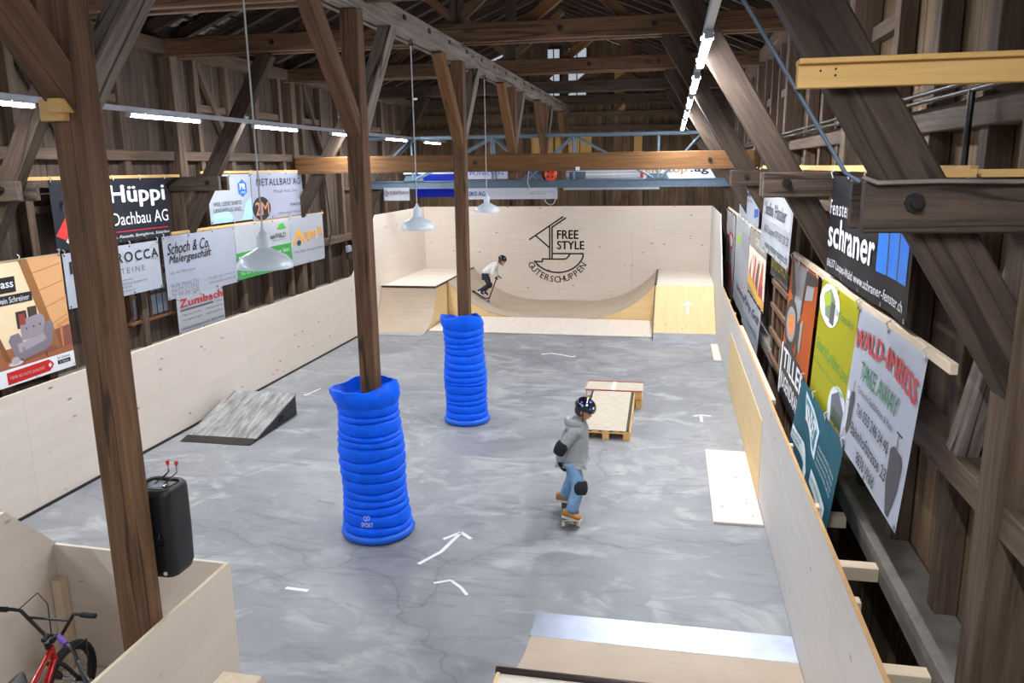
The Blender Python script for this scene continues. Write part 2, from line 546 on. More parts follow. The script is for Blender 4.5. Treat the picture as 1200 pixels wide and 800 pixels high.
# gable windows
def gwin(name, x0, x1, label):
    e = E(name, ((x0+x1)/2, GAB-.02, 6.0), label, kind='structure')
    f = .04
    boxo('frame', x0-f, x0, GAB-.09, GAB-.01, 5.95, 7.45, M['timber_dark'], e, 'z', .003)
    boxo('frame', x1, x1+f, GAB-.09, GAB-.01, 5.95, 7.45, M['timber_dark'], e, 'z', .003)
    for z in (5.95, 6.46, 6.96, 7.43):
        boxo('glazing_bar', x0, x1, GAB-.07, GAB-.02, z-.02, z+.02, M['timber_dark'], e, 'x', 0)
    xm = (x0+x1)/2
    boxo('glazing_bar', xm-.015, xm+.015, GAB-.07, GAB-.02, 5.95, 7.43, M['timber_dark'], e, 'z', 0)
    rows = [(5.97, 6.2), (6.2, 6.44), (6.48, 6.94), (6.98, 7.41)]
    for j, (a, b_) in enumerate(rows):
        for (xa, xb) in ((x0, xm-.015), (xm+.015, x1)):
            boxo('pane', xa, xb, GAB-.035, GAB-.03, a, b_, M['fresh'] if j == 1 else M['glass_lit'], e, 'x', 0)
gwin('window_1', -3.74, -3.38, 'narrow tall gable window with pale panes left of its twin')
gwin('window_2', -3.14, -2.58, 'wider gable window with pale and yellow panes')

# roof slopes: rafters, battens, tiles
def rz_(x): return 6.12 + .41*(4.885-abs(x-CX))
def roof(name, sgn, label):
    e = E(name, (CX+sgn*4.9, 0, 6.1), label, kind='structure')
    xa, xb = CX+sgn*4.95, CX
    slope = Vector((xb-xa, 0, rz_(xb)-rz_(xa)))
    sl = slope.normalized()
    nrm = Vector((-sl.z*(1 if sl.x > 0 else -1), 0, abs(sl.x)))
    y = -1.0
    while y < 24.6:
        a = Vector((xa, y, rz_(xa))); b_ = Vector((xb, y, rz_(xb)))
        beam('rafter', a, b_, .12, .16, M['timber_dark'], e, .006, (0,1,0))
        y += .78
    n = 15
    for k in range(n):
        t = (k+.5)/n
        c = Vector((xa, 0, rz_(xa))) + slope*t + nrm*.1
        beam('roof_batten', c+Vector((0,-1.2,0)), c+Vector((0,24.5,0)), .05, .03, M['roof_dark'], e, 0, (1,0,0))
    c0 = Vector((xa, 0, rz_(xa)))+nrm*.26; c1 = c0+slope
    bm = bmesh.new()
    q = [(c0.x, -1.3, c0.z), (c1.x, -1.3, c1.z), (c1.x, 24.6, c1.z), (c0.x, 24.6, c0.z)]
    vs = [bm.verts.new(p) for p in q]+[bm.verts.new((p[0], p[1], p[2]+.03)) for p in q]
    bm.faces.new(vs[:4]); bm.faces.new(vs[4:][::-1])
    for i in range(4): bm.faces.new((vs[i], vs[(i+1) % 4], vs[4+(i+1) % 4], vs[4+i]))
    bmesh.ops.recalc_face_normals(bm, faces=bm.faces[:])
    o = obj('roof_covering', bm, M['roof_dark'], e); o.matrix_parent_inverse = e.matrix_world.inverted()
    # clay tiles seen between the rafters
    cnt = 0
    rows = 16
    yy = 5.2
    bays = []
    while yy < 17.5:
        bays.append(-1.0+.78*math.ceil((yy+1)/.78)); yy += .78
    if sgn < 0:
        for y0 in bays:
            for k in range(rows):
                for h in (0, 1):
                    if cnt >= 300: break
                    t0 = (k+.1)/rows*.62; t1 = t0+.62/rows*1.15
                    p0 = Vector((xa, 0, rz_(xa)))+slope*t0+nrm*.12; p1 = Vector((xa, 0, rz_(xa)))+slope*t1+nrm*.155
                    yc = y0+.22+.32*h+random.uniform(-.015, .015)
                    beam('tile', (p0.x, yc, p0.z), (p1.x, yc, p1.z), .28, .018, M['tile'], e, 0, (0,1,0))
                    cnt += 1
    return e
roof('ceiling', -1, 'left roof slope underside with dark rafters and pale clay tiles')
roof('ceiling', 1, 'right roof slope underside with dark rafters and battens')

# window in the left wall with iron bars
wL = E('window_3', (WL+.02, 10.8, 1.8), 'small barred window low in the left board wall', kind='structure')
boxo('pane', WL+.02, WL+.03, 10.36, 11.28, 1.8, 2.5, M['glass'], wL, 'y', 0)
for (a, b_, c, d) in ((10.3, 10.37, 1.72, 2.55), (11.27, 11.34, 1.72, 2.55)):
    boxo('frame', WL+.01, WL+.09, a, b_, c, d, M['timber'], wL, 'z', .003)
boxo('sill', WL+.01, WL+.10, 10.28, 11.36, 1.735, 1.78, M['timber_warm'], wL, 'y', .003)
boxo('frame', WL+.01, WL+.09, 10.3, 11.34, 2.5, 2.57, M['timber'], wL, 'y', .003)
boxo('glazing_bar', WL+.02, WL+.06, 10.79, 10.84, 1.78, 2.5, M['timber'], wL, 'z', 0)
boxo('glazing_bar', WL+.02, WL+.06, 10.37, 11.27, 2.12, 2.16, M['timber'], wL, 'y', 0)
for y in (10.5, 10.62, 10.95, 11.1):
    t = tube('iron_bar', [(WL+.07, y, 1.78), (WL+.07, y, 2.5)], .008, M['steel_dark'], wL, 6); t.matrix_parent_inverse = wL.matrix_world.inverted()

# ---------------------------------------------------------------- timber frame
def bolt(parent, x, y, z, axis='y', r=.03):
    bm = bmesh.new()
    bm_lathe(bm, [(0, -.02), (r*1.4, -.02), (r*1.4, 0), (r*.8, .0), (r*.8, .03), (0, .03)], 8)
    bmesh.ops.recalc_face_normals(bm, faces=bm.faces[:])
    o = obj('bolt', bm, M['steel_dark'], parent)
    o.matrix_parent_inverse = parent.matrix_world.inverted()
    o.location = (x, y, z); o.rotation_euler = (PI/2, 0, 0)
    return o

purl = E('purlin', (CX, 12, 5.54), 'long grey timber purlin with peg holes running over the central posts', 'beam')
beam('timber', (CX, 1.0, 5.655), (CX, 24.25, 5.655), .2, .23, M['timber_grey'], purl, .012, (1,0,0))
beam('runner', (CX-.18, 1.0, 5.575), (CX-.18, 24.2, 5.575), .06, .06, M['timber_grey'], purl, .004, (1,0,0))
y = 7.2
while y < 24:
    o = boxo('peg', CX+.1, CX+.112, y-.045, y+.045, 5.66, 5.71, M['steel_dark'], purl, 'y', 0); y += .95

postlab = ['nearest wooden post, its foot inside the plywood bicycle box', 'wooden post rising from the nearer blue padding',
 'wooden post rising from the farther blue padding', 'cut-off upper post standing on the orange timber crossbeam',
 'cut-off upper post behind the steel truss', 'rearmost upper post at the end of the grey purlin']
for i, Y in enumerate(FY):
    z0 = [0, 0, 0, 4.27, 3.69, 2.9][i]
    e = E('timber_post', (CX, Y, z0), postlab[i], 'post', 'central row of posts')
    mt = M['timber'] if i != 2 else M['timber']
    boxo('shaft', CX-.09, CX+.09, Y-.09, Y+.09, z0, 5.54, mt, e, 'z', .012)
    for s in (-1, 1):
        if i == 5 and s == 1: continue
        beam('brace', (CX, Y+s*.02, 4.36), (CX, Y+s*1.06, 5.56), .15, .17, M['timber_warm'] if (i in (2, 3) and s < 0) else (M['timber'] if s < 0 else M['timber_grey']), e, .008, (1,0,0))
    if i == 0:
        boxo('wood_block', CX-.11, CX+.03, Y-.14, Y-.09, 4.27, 4.38, M['fresh'], e, 'x', .004)
        boxo('wood_block', CX-.02, CX+.06, Y-.18, Y-.09, 4.31, 4.38, M['fresh'], e, 'x', .004)
boxo('stub', CX-.09, CX+.09, FY[3]-.09, FY[3]+.09, 3.78, 3.925, M['timber'], bpy.data.objects['timber_post.003'], 'z', .008)

tlab = ['', 'second timber tie beam from the camera, over the padded post', 'third timber tie beam from the camera, orange edge lit from below',
        'fourth timber tie beam from the camera, under the roof', 'fifth timber tie beam from the camera, under the roof', 'rearmost timber tie beam in front of the gable']
for i, Y in enumerate(FY):
    if i == 0: continue
    zt_ = 5.62 if i == 1 else 5.77
    e = E('tie_beam', (CX, Y, zt_), tlab[i], 'beam', 'tie beams')
    for s in (-1, 1):
        boxo('plank', WL+.1, WR-.1, Y+s*.13-.05, Y+s*.13+.05, zt_, zt_+.26, M['timber'] if i < 4 else M['timber_dark'], e, 'x', .01)
    for xx in (-6.0, -1.6, -.3):
        bolt(e, xx, Y-.19, 5.9)
    # king post with V braces and an A of struts above the tie
    boxo('king_post', CX-.09, CX+.09, Y-.07, Y+.07, 6.03, 7.95, M['timber_dark'], e, 'z', .008)
    for s in (-1, 1):
        beam('king_brace', (CX, Y, 6.08), (CX+s*1.0, Y, 6.9), .12, .12, M['timber'], e, .006, (0,1,0))
        beam('a_strut', (CX+s*1.85, Y, 6.62), (CX+s*1.0, Y, 6.0), .12, .15, M['timber_warm'] if i < 4 else M['timber'], e, .006, (0,1,0))
        beam('a_strut', (CX+s*1.80, Y, 6.60), (CX+s*2.5, Y, 6.0), .12, .15, M['timber'], e, .006, (0,1,0))

side = {1: 'right', -1: 'left'}
near = ['the nearest', 'the second', 'the third', 'the fourth', 'the fifth']
for i, Y in enumerate(FY[:5]):
    for s in (1, -1):
        if i == 0 and s == -1: continue
        fx = (lambda x: x) if s == 1 else mirror
        e = E('roof_strut', (fx(1.5), Y, 2.9), '%s slanting timber strut along the %s wall' % (near[i], side[s]), 'strut', 'slanting struts on the %s wall' % side[s])
        za, zb = 5.78, 2.98
        beam('timber', (fx(-.1+(5.75-za)*.62), Y, za), (fx(-.1+(5.75-zb)*.62), Y, zb), .17, .235, M['strut'], e, .012, (0,1,0))
        if i < 3:
            for dy in (-.125, .125):
                boxo('bracket_plank', *sorted((fx(.82), fx(WR-.02))), Y+dy-.04, Y+dy+.04, 3.70, 3.925, M['timber_dark'], e, 'x', .008)
            bolt(e, fx(1.02), Y-.18, 3.83)
        elif i == 4:
            pass
# beam E
e = E('tie_beam', (CX, FY[3], 3.93), 'orange brown timber crossbeam in front of the steel truss', 'beam')
boxo('timber', WL+.1, WR-.1, FY[3]-.1, FY[3]+.1, 3.935, 4.265, M['timber_warm'], e, 'x', .01)
boxo('lower_batten', WL+.2, WR-.2, FY[3]-.125, FY[3]-.1, 3.925, 3.97, M['timber'], e, 'x', .003)
boxo('sensor_box', -1.86, -1.78, FY[3]-.16, FY[3]-.125, 3.93, 4.0, M['shoe_white'], e, 'x', .004)
for xx in (.7, -3.9): bolt(e, xx, FY[3]-.12, 4.1)

# ---------------------------------------------------------------- steel truss
TY = FY[4]
tr = E('steel_truss', (CX, TY, 3.5), 'blue grey painted steel truss spanning the hall', 'truss')
for dy in (-.17, .17):
    boxo('top_chord', WL+.25, 1.42, TY+dy-.04, TY+dy+.04, 4.72, 4.8, M['truss'], tr, 'x', .01)
boxo('bottom_chord', WL+.25, WR-.3, TY-.15, TY+.15, 3.66, 3.69, M['truss_chord'], tr, 'x', .003)
boxo('bottom_chord', WL+.25, WR-.3, TY-.15, TY+.15, 3.49, 3.52, M['truss_chord'], tr, 'x', .003)
boxo('bottom_chord_web', WL+.25, WR-.3, TY-.13, TY-.1, 3.52, 3.66, M['truss_chord'], tr, 'x', 0)
nodes_t = [-6.65, -4.85, CX+.1, -2.25, -.6]
def strutT(a, b_):
    for dy in (-.17, .17):
        t = tube('web_member', [(a[0], TY+dy, a[1]), (b_[0], TY+dy, b_[1])], .028, M['truss'], tr, 8)
        t.matrix_parent_inverse = tr.matrix_world.inverted()
for xx in (-6.55, -4.45, -2.4, -.35):
    strutT((xx, 4.74), (xx+.02, 3.7))
for (a, b_) in (((-2.45, 4.72), (-3.5, 3.72)), ((-2.35, 4.72), (-.45, 3.72)), ((.65, 4.72), (-.25, 3.72)), ((-4.5, 4.72), (-6.5, 3.72)), ((-4.4, 4.72), (-3.3, 3.72)), ((-6.6, 4.72), (-7.5, 3.9))):
    strutT(a, b_)
for xx in (-6.52, -3.4, -.35):
    prism('gusset', [(xx-.28, 3.69), (xx+.28, 3.69), (xx+.2, 3.82), (xx-.2, 3.82)], TY-.17, TY-.15, 'y', M['truss_chord'], tr).matrix_parent_inverse = tr.matrix_world.inverted()

# ---------------------------------------------------------------- light rails with tubes
for s, xr, zr, nm in ((-1, -6.53, 4.76, 'left'), (1, .23, 4.98, 'right')):
    e = E('light_rail', (xr, 10, zr), 'thin pale lighting rail fixed along the %s struts' % nm, 'rail')
    boxo('channel', xr-.03, xr+.03, -1.0, 22.8, zr-.03, zr+.03, M['rail'], e, 'y', .004)
ordw = ['first', 'second', 'third', 'fourth', 'fifth', 'sixth']
for s in (-1, 1):
    xr, zr = (-6.53, 4.76) if s < 0 else (.23, 4.98)
    nm = 'left' if s < 0 else 'right'
    start, pitch, ln = (5.86, 2.98, 1.5) if s < 0 else (6.15, 2.75, 1.85)
    for k in range(-2, 6):
        if s > 0 and k == -1: continue
        y0 = start+pitch*k
        if k < 0: lab = 'white tube light on the %s rail, nearer than the picture shows' % nm
        elif k == 0 and s < 0: lab = 'first lit white tube on the left rail, cut by the picture edge'
        else: lab = '%s lit white tube along the %s lighting rail counted from the camera' % (ordw[k], nm)
        e = E('led_tube_light', (xr, y0+ln/2, zr-.09), lab, 'light', 'tube lights on the %s rail' % nm)
        boxo('housing', xr-.035, xr+.035, y0, y0+ln, zr-.055, zr-.03, M['rail'], e, 'y', .003)
        boxo('diffuser', xr-.03, xr+.03, y0+.025, y0+ln-.025, zr-.09, zr-.055, M['tube'], e, 'y', .008)
        for yy in (y0, y0+ln-.024): boxo('end_cap', xr-.032, xr+.032, yy, yy+.024, zr-.092, zr-.055, M['rail'], e, 'y', .002)
        li = bpy.data.lights.new('lamp_light', 'AREA')
        li.shape = 'RECTANGLE'; li.size = .05; li.size_y = ln-.05
        li.energy = TUBE_WATT*ln/1.5; li.color = (.93, .965, 1.0); li.spread = math.radians(165)
        lo = link(bpy.data.objects.new('lamp_light', li), e); lo.location = (0, 0, -.006)
        for yy in (y0+.3, y0+ln-.3):
            boxo('clip', xr-.05, xr+.05, yy-.02, yy+.02, zr-.058, zr-.03, M['shoe_white'], e, 'y', .003)

# ================================================================= SKATE PARK
def wallpanel(name, parent, axis, fixed, a0, a1, zf, t=.027, mat=None):
    """upright spruce panel between a0 and a1 along axis ('x'|'y'); zf = list of (a, z) top outline"""
    bm = bmesh.new()
    poly = [(a0, 0.012)] + [(a1, 0.012)] + [(a, z) for a, z in reversed(zf)]
    # local frame: X along the panel (grain), Y thickness, Z up
    bm_prism(bm, [(u-a0, v) for u, v in poly], -t/2, t/2, 'y')
    o = obj(name, bm, mat or M['ply'], parent)
    o.matrix_parent_inverse = parent.matrix_world.inverted()
    if axis == 'x':
        o.location = (a0, fixed, 0)
    else:
        o.matrix_basis = Matrix.Translation((fixed, a0, 0)) @ Matrix.Rotation(PI/2, 4, 'Z')
    return o

def barrier(name, x, zlow, s, label, mt):
    e = E(name, (x, 10, 0), label, 'barrier')
    xx = x + s*.0135
    cuts = [2.6, 5.1, 7.6, 10.1, 12.6, 15.1]
    for a, b_ in zip(cuts, cuts[1:]):
        wallpanel('panel', e, 'y', xx, a+.001, b_-.001, [(a+.001, zlow), (b_-.001, zlow)], mat=mt)
    wallpanel('panel', e, 'y', xx, 15.1, 17.58, [(15.1, zlow), (17.58, zlow)], mat=mt)
    wallpanel('panel', e, 'y', xx, 17.58, 19.3, [(17.58, zlow), (19.3, 2.86)], mat=mt)
    wallpanel('panel', e, 'y', xx, 19.3, YB+.03, [(19.3, 2.86), (YB+.03, 2.86)], mat=mt)
    # top edge strip of raw plywood
    boxo('edge_strip', *sorted((xx-.0145, xx+.0145)), 2.6, 17.58, zlow, zlow+.004, M['ply_edge'] if s > 0 else M['fresh_pale'], e, 'y', 0)
    y = 3.4
    while y < 17:
        boxo('back_post', *sorted((xx+s*.014, xx+s*.1)), y-.04, y+.04, 0, zlow-.12, M['fresh_pale'], e, 'z', .003); y += 1.45
    boxo('back_rail', *sorted((xx+s*.014, xx+s*.07)), 8.9, 13.2, zlow-.06, zlow-.005, M['fresh_pale'], e, 'y', .003)
    return e
bR = barrier('plywood_barrier', XR, 1.41, 1, 'long low pale plywood barrier along the right wall', M['ply_grey'])
bL = barrier('plywood_barrier', XL, 1.50, -1, 'long low pale plywood barrier along the left wall', M['ply'])
# yellow sheet let into the right barrier, pale spots
boxo('wear_sheet', XR-.006, XR, 9.3, 14.5, .01, 1.02, M['ply_yellow'], bR, 'y', 0)
for y, z in ((4.2, 1.25), (5.35, 1.28), (6.4, 1.18)):
    boxo('spacer', XR+.03, XR+.34, y-.05, y+.05, z-.1, z, M['fresh_pale'], bR, 'x', .003)
boxo('base_strip', XL, XL+.02, 2.6, 18.2, 0, .035, M['black'], bL, 'y', 0)

bk = E('plywood_back_wall', (CX, YB, 0), 'tall pale plywood back wall with the black lettered logo', 'wall panel')
for a, b_ in zip((XL, -5.35, -3.25, -1.1, XR), (-5.35, -3.25, -1.1, XR)):
    wallpanel('panel', bk, 'x', YB+.0135, a+.001, b_-.001, [(a+.001, 2.86), (b_-.001, 2.86)])
boxo('top_strip', XL, XR, YB, YB+.027, 2.86, 2.868, M['brick_red'], bk, 'x', 0)

# logo on the back wall (flat print)
def logo():
    LX0, LZ0 = -4.185, 2.56      # px 610,240 -> world on the wall
    sc = 1/42.2*.01*100/1       # metres per photo px ~ .0237
    sc = .0246
    def W(px_, py_):             # crop coordinates (800 = 100 photo px)
        return (-4.55 + px_/8*sc, 2.80 - py_/8*sc*1.0)
    bm = bmesh.new()
    th = .046
    def seg(a, b_, t=th):
        a = Vector((*W(*a), 0)); b_ = Vector((*W(*b_), 0)); d = (b_-a).normalized(); n = Vector((-d.y, d.x, 0))*t/2
        a2, b2 = a-d*t/4, b_+d*t/4
        bm.faces.new([bm.verts.new((p.x, 0, p.y)) for p in (a2-n, b2-n, b2+n, a2+n)])
    def poly(pts):
        for p, q in zip(pts, pts[1:]): seg(p, q)
    poly([(128, 300), (458, 80)]); poly([(352, 490), (352, 180), (485, 92)]); poly([(328, 490), (328, 172)])
    poly([(190, 262), (328, 380)])
    poly([(352, 436), (655, 436)])
    arc = [(655, 436)]
    for k in range(1, 17):
        t = k/16
        a = math.radians(-5 + 155*t)
        arc.append((405+262*math.cos(math.radians(8+152*t))*1.0, 400+222*math.sin(math.radians(8+152*t))))
    arc[-1] = (180, 516)
    poly(arc)
    poly([(180, 516), (256, 516), (256, 490), (465, 490)])
    poly([(465, 490), (495, 482), (515, 462), (527, 436)])
    o = obj('emblem', bm, M['black_print'], bk)
    o.matrix_parent_inverse = bk.matrix_world.inverted(); o.location = (0, YB-.004, 0)
    def put(s, x0, y0, x1, y1):
        me = text_mesh(s, .03)
        xs = [v.co.x for v in me.vertices]; ys = [v.co.y for v in me.vertices]
        a = W(x0, y1); b_ = W(x1, y0)
        for v in me.vertices:
            u = (v.co.x-min(xs))/(max(xs)-min(xs)); t = (v.co.y-min(ys))/(max(ys)-min(ys))
            v.co = (a[0]+u*(b_[0]-a[0]), 0, a[1]+t*(b_[1]-a[1]))
        me.materials.append(M['black_print'])
        q = link(bpy.data.objects.new('lettering', me), bk)
        q.matrix_parent_inverse = bk.matrix_world.inverted(); q.location = (0, YB-.004, 0)
    put('FREE', 400, 208, 610, 294); put('STYLE', 400, 312, 668, 396)
    word = 'GÜTERSCHUPPEN'
    bmw = []
    cxp, cyp, R0 = 402, 388, 300
    for k, ch in enumerate(word):
        ang = math.radians(148 - (148-33)*k/(len(word)-1))
        me = text_mesh(ch, .012)
        xs = [v.co.x for v in me.vertices]; mid = (min(xs)+max(xs))/2
        h = 62/.7
        for v in me.vertices:
            lx = (v.co.x-mid)*h*.92; ly = (v.co.y-.35)*h
            th_ = ang-PI/2
            # outward is down: letters upright along the bottom arc
            rx, ry = math.cos(ang), math.sin(ang)
            tx, ty = math.sin(ang), -math.cos(ang)
            px_ = cxp + rx*R0 + tx*lx - rx*ly
            py_ = cyp + ry*R0 + ty*lx - ry*ly
            a = W(px_, py_)
            v.co = (a[0], 0, a[1])
        me.materials.append(M['black_print'])
        q = link(bpy.data.objects.new('letter', me), bk)
        q.matrix_parent_inverse = bk.matrix_world.inverted(); q.location = (0, YB-.004, 0)
logo()

def arcpts(R, dx, n=14):
    """points (u, z) of a transition, u 0..dx from the flat"""
    return [(dx*k/n, R-math.sqrt(R*R-(dx*k/n)**2)) for k in range(n+1)]

# left quarter pipe facing the camera
q = E('quarter_pipe', (-6.68, 18.8, 0), 'quarter pipe facing the camera by the left back corner', 'ramp')
pts = [(18.25+u, z+.012) for u, z in arcpts(1.22, 1.2)]
def fix(o, e): o.matrix_parent_inverse = e.matrix_world.inverted(); return o
fix(prism('riding_surface', pts + [(y, z-.02) for y, z in reversed(pts)], XL+.01, -5.92, 'x', M['masonite'], q), q)
sidep = [(y, max(z-.02, .0)) for y, z in pts]
fix(prism('side_panel', [(18.3, .005)]+sidep[2:]+[(19.95, .96), (19.95, .005)], -5.95, -5.925, 'x', M['ply_yellow'], q), q)
fix(prism('side_panel', [(19.96, .005), (19.96, .96), (20.44, .96), (20.44, .005)], -5.95, -5.925, 'x', M['ply_yellow'], q), q)
boxo('deck', XL+.005, -5.94, 19.47, YB-.01, .955, .985, M['ply'], q, 'x', .002)
boxo('kick_plate', XL+.01, -5.9, 17.95, 18.3, .004, .012, M['steel'], q, 'x', 0)
fix(tube('coping', [(XL+.02, 19.45, .985), (-5.93, 19.45, .985)], .03, M['pipe'], q), q)

# mini half pipe along the back wall
hpipe = E('half_pipe', (CX, 21.9, 0), 'wide curved mini half pipe below the logo wall', 'ramp')
left = [(-3.92-u, z+.05) for u, z in arcpts(2.53, 2.0)]
right = [(-2.33+u, z+.05) for u, z in arcpts(2.53, 1.99)]
prof = left[::-1]+right
fix(prism('riding_surface', prof+[(x, z-.02) for x, z in reversed(prof)], 20.47, YB-.005, 'y', M['masonite'], hpipe), hpipe)
fix(prism('side_panel', [(x, z-.022) for x, z in right]+[(-.34, .01), (-2.33, .01)], 20.48, 20.5, 'y', M['ply_yellow'], hpipe), hpipe)
fix(prism('side_panel', [(x, z-.022) for x, z in left]+[(-5.92, .01), (-3.92, .01)], 20.48, 20.5, 'y', M['ply_yellow'], hpipe), hpipe)
fix(tube('coping', [(-5.92, 19.46, 1.0), (-5.92, YB-.01, 1.0)], .03, M['pipe'], hpipe), hpipe)
fix(tube('coping', [(-.335, 20.47, 1.0), (-.335, YB-.01, 1.0)], .03, M['pipe'], hpipe), hpipe)
ap = E('plywood_apron', (CX, 19.5, 0), 'flat pale plywood sheet on the floor before the half pipe', 'plywood sheet')
for a, b_ in ((-5.9, -4.0), (-4.0, -2.1), (-2.1, -.36)):
    beam('sheet', ((a+b_)/2, 18.55, .016), ((a+b_)/2, 20.46, .045), b_-a-.002, .02, M['ply'], ap, .002, (1,0,0))
# right bank
rb = E('bank_ramp', (.4, 19.5, 0), 'yellow plywood bank ramp with a white arrow by the right corner', 'ramp')
beam('riding_surface', (.4, 18.6, .02), (.4, 20.49, .972), 1.46, .02, M['ply_yellow'], rb, .002, (1,0,0))
boxo('deck', -.32, XR-.005, 20.47, YB-.01, .955, .985, M['ply'], rb, 'x', .002)
beam('kick_plate', (.4, 17.95, .006), (.4, 18.72, .09), 1.48, .006, M['steel'], rb, 0, (1,0,0))
fix(prism('side_panel', [(18.62, .005), (20.46, .94), (20.46, .005)], -.33, -.31, 'x', M['ply_yellow'], rb), rb)
beam('edge_trim', (-.335, 18.2, .03), (-.335, 20.47, .99), .02, .03, M['steel_dark'], rb, 0, (1,0,0))
def flatmark(name, strokes, parent, tf, wd=.05):
    bm = bmesh.new()
    for a, b_ in strokes:
        a = Vector((a[0], a[1], 0)); b_ = Vector((b_[0], b_[1], 0)); d = (b_-a).normalized(); n = Vector((-d.y, d.x, 0))*wd/2
        bm.faces.new([bm.verts.new(p) for p in (a-n, b_-n, b_+n, a+n)])
    o = obj(name, bm, M['tape'], parent); o.matrix_basis = tf
    if parent: o.matrix_parent_inverse = parent.matrix_world.inverted()
    return o
ang = math.atan2(.952, 1.89)
flatmark('painted_arrow', [((0, -.24), (0, .24)), ((0, .24), (-.12, .12)), ((0, .24), (.12, .12))], rb,
         Matrix.Translation((.48, 19.62, .55)) @ Matrix.Rotation(ang, 4, 'X'), .05)

# near quarter pipe below the camera
nq = E('quarter_pipe', (0, 5.2, 0), 'near quarter pipe with a shiny steel strip at the bottom edge of the picture', 'ramp')
pts = [(6.05-u, z+.012) for u, z in arcpts(1.75, 1.32)]
fix(prism('riding_surface', pts+[(y, z-.02) for y, z in reversed(pts)], -1.09, XR-.005, 'x', M['masonite'], nq), nq)
boxo('kick_plate', -1.1, XR-.004, 6.03, 6.41, .004, .016, M['steel'], nq, 'x', .002)
fix(tube('coping', [(-1.1, 4.72, .585), (XR-.01, 4.72, .585)], .028, M['pipe'], nq), nq)
boxo('deck', -1.09, XR-.005, 2.6, 4.7, .55, .58, M['ply'], nq, 'x', .002)
fix(prism('side_panel', [(y, max(z-.022, .004)) for y, z in pts]+[(2.6, .55), (2.6, .004)], -1.09, -1.065, 'x', M['ply_yellow'], nq), nq)

# flat sheets on the floor at the right barrier
e = boxo('plywood_sheet', .58, XR-.01, 8.58, 10.95, .002, .03, M['ply'], None, 'y', .002)
tag(e, 'loose pale plywood sheet lying by the right barrier beside the yellow panel', 'plywood sheet')
e = boxo('plywood_sheet', .97, XR-.01, 16.4, 17.93, .002, .03, M['ply'], None, 'y', .002)
tag(e, 'small pale plywood strip lying before the yellow bank ramp', 'plywood sheet')

# wedge kicker on the left
wk = E('wedge_ramp', (-6.6, 10.9, 0), 'weathered grey wedge kicker with a steel front lip by the left barrier', 'ramp')
fix(prism('body', [(10.3, .004), (11.66, .33), (11.66, .004)], -7.2, -6.07, 'x', M['black'], wk), wk)
beam('riding_surface', (-6.635, 10.3, .035), (-6.635, 11.68, .355), 1.16, .024, M['rubber'], wk, .003, (1,0,0))
beam('kick_plate', (-6.635, 10.1, .006), (-6.635, 10.32, .045), 1.16, .006, M['steel_dark'], wk, 0, (1,0,0))
boxo('handle_slot', -6.07, -6.062, 11.05, 11.2, .05, .14, M['roof_dark'], wk, 'y', 0)

# pallets
def pallet(name, loc, label, L, Wd, rz=0, tilt=0, nb=3):
    e = E(name, loc, label, 'pallet', rz=rz)
    T = Matrix.Translation(loc) @ Matrix.Rotation(rz, 4, 'Z') @ Matrix.Rotation(tilt, 4, 'X')
    def bx(n, x0, x1, y0, y1, z0, z1, mat, ax):
        o = boxo(n, x0, x1, y0, y1, z0, z1, mat, None, ax, .003)
        o.matrix_basis = T @ o.matrix_basis
        o.parent = e; o.matrix_parent_inverse = e.matrix_world.inverted()
    for k in range(nb):
        xx = (k/(nb-1)-.5)*(Wd-.1)
        bx('skid', xx-.05, xx+.05, 0, L, 0, .02, M['fresh'], 'y')
        for yy in (.0, L/2-.07, L-.14):
            bx('block', xx-.05, xx+.05, yy, yy+.14, .02, .1, M['fresh'], 'y')
    for yy in (0, L/2-.05, L-.1):
        bx('stringer', -Wd/2, Wd/2, yy, yy+.1, .1, .12, M['fresh'], 'x')
    n = 5
    for k in range(n):
        xx = (k/(n-1)-.5)*(Wd-.1)
        bx('deck_board', xx-.05, xx+.05, 0, L, .12, .14, M['fresh'], 'y')
    return e, bx
p1, bx = pallet('pallet_ramp', (-.86, 11.22, .0), 'wooden pallet with a chipboard top leaning as a ramp behind the skater', 1.62, .72, 0, math.radians(5.2))
bx('top_board', -.33, .30, 0, 1.6, .142, .156, M['osb'], 'y')
bx('steel_edge', .30, .345, 0, 1.6, .142, .16, M['steel_dark'], 'y')
bx('steel_edge', -.36, -.33, 0, 1.6, .142, .16, M['steel_dark'], 'y')
p2, bx2 = pallet('pallet_box', (-.86, 12.86, .0), 'low brown pallet box with worn red paint behind the ramp pallet', .56, .94)
bx2('body', -.46, .46, .02, .54, .142, .285, M['osb'], 'x')
bx2('front_board', -.47, .47, -.005, .02, .15, .285, M['fresh'], 'x')
bx2('top_board', -.48, .48, -.01, .56, .285, .303, M['osb'], 'x')
bx2('steel_edge', -.48, .48, .52, .565, .303, .311, M['brick_red'], 'x')
bx2('steel_edge', -.48, .48, -.015, .01, .29, .307, M['brick_red'], 'x')
bx2('tape_strip', -.04, .02, -.01, .56, .303, .305, M['tape'], 'y')
bx2('tape_strip', -.45, -.02, -.012, -.006, .2, .28, M['tape'], 'x')

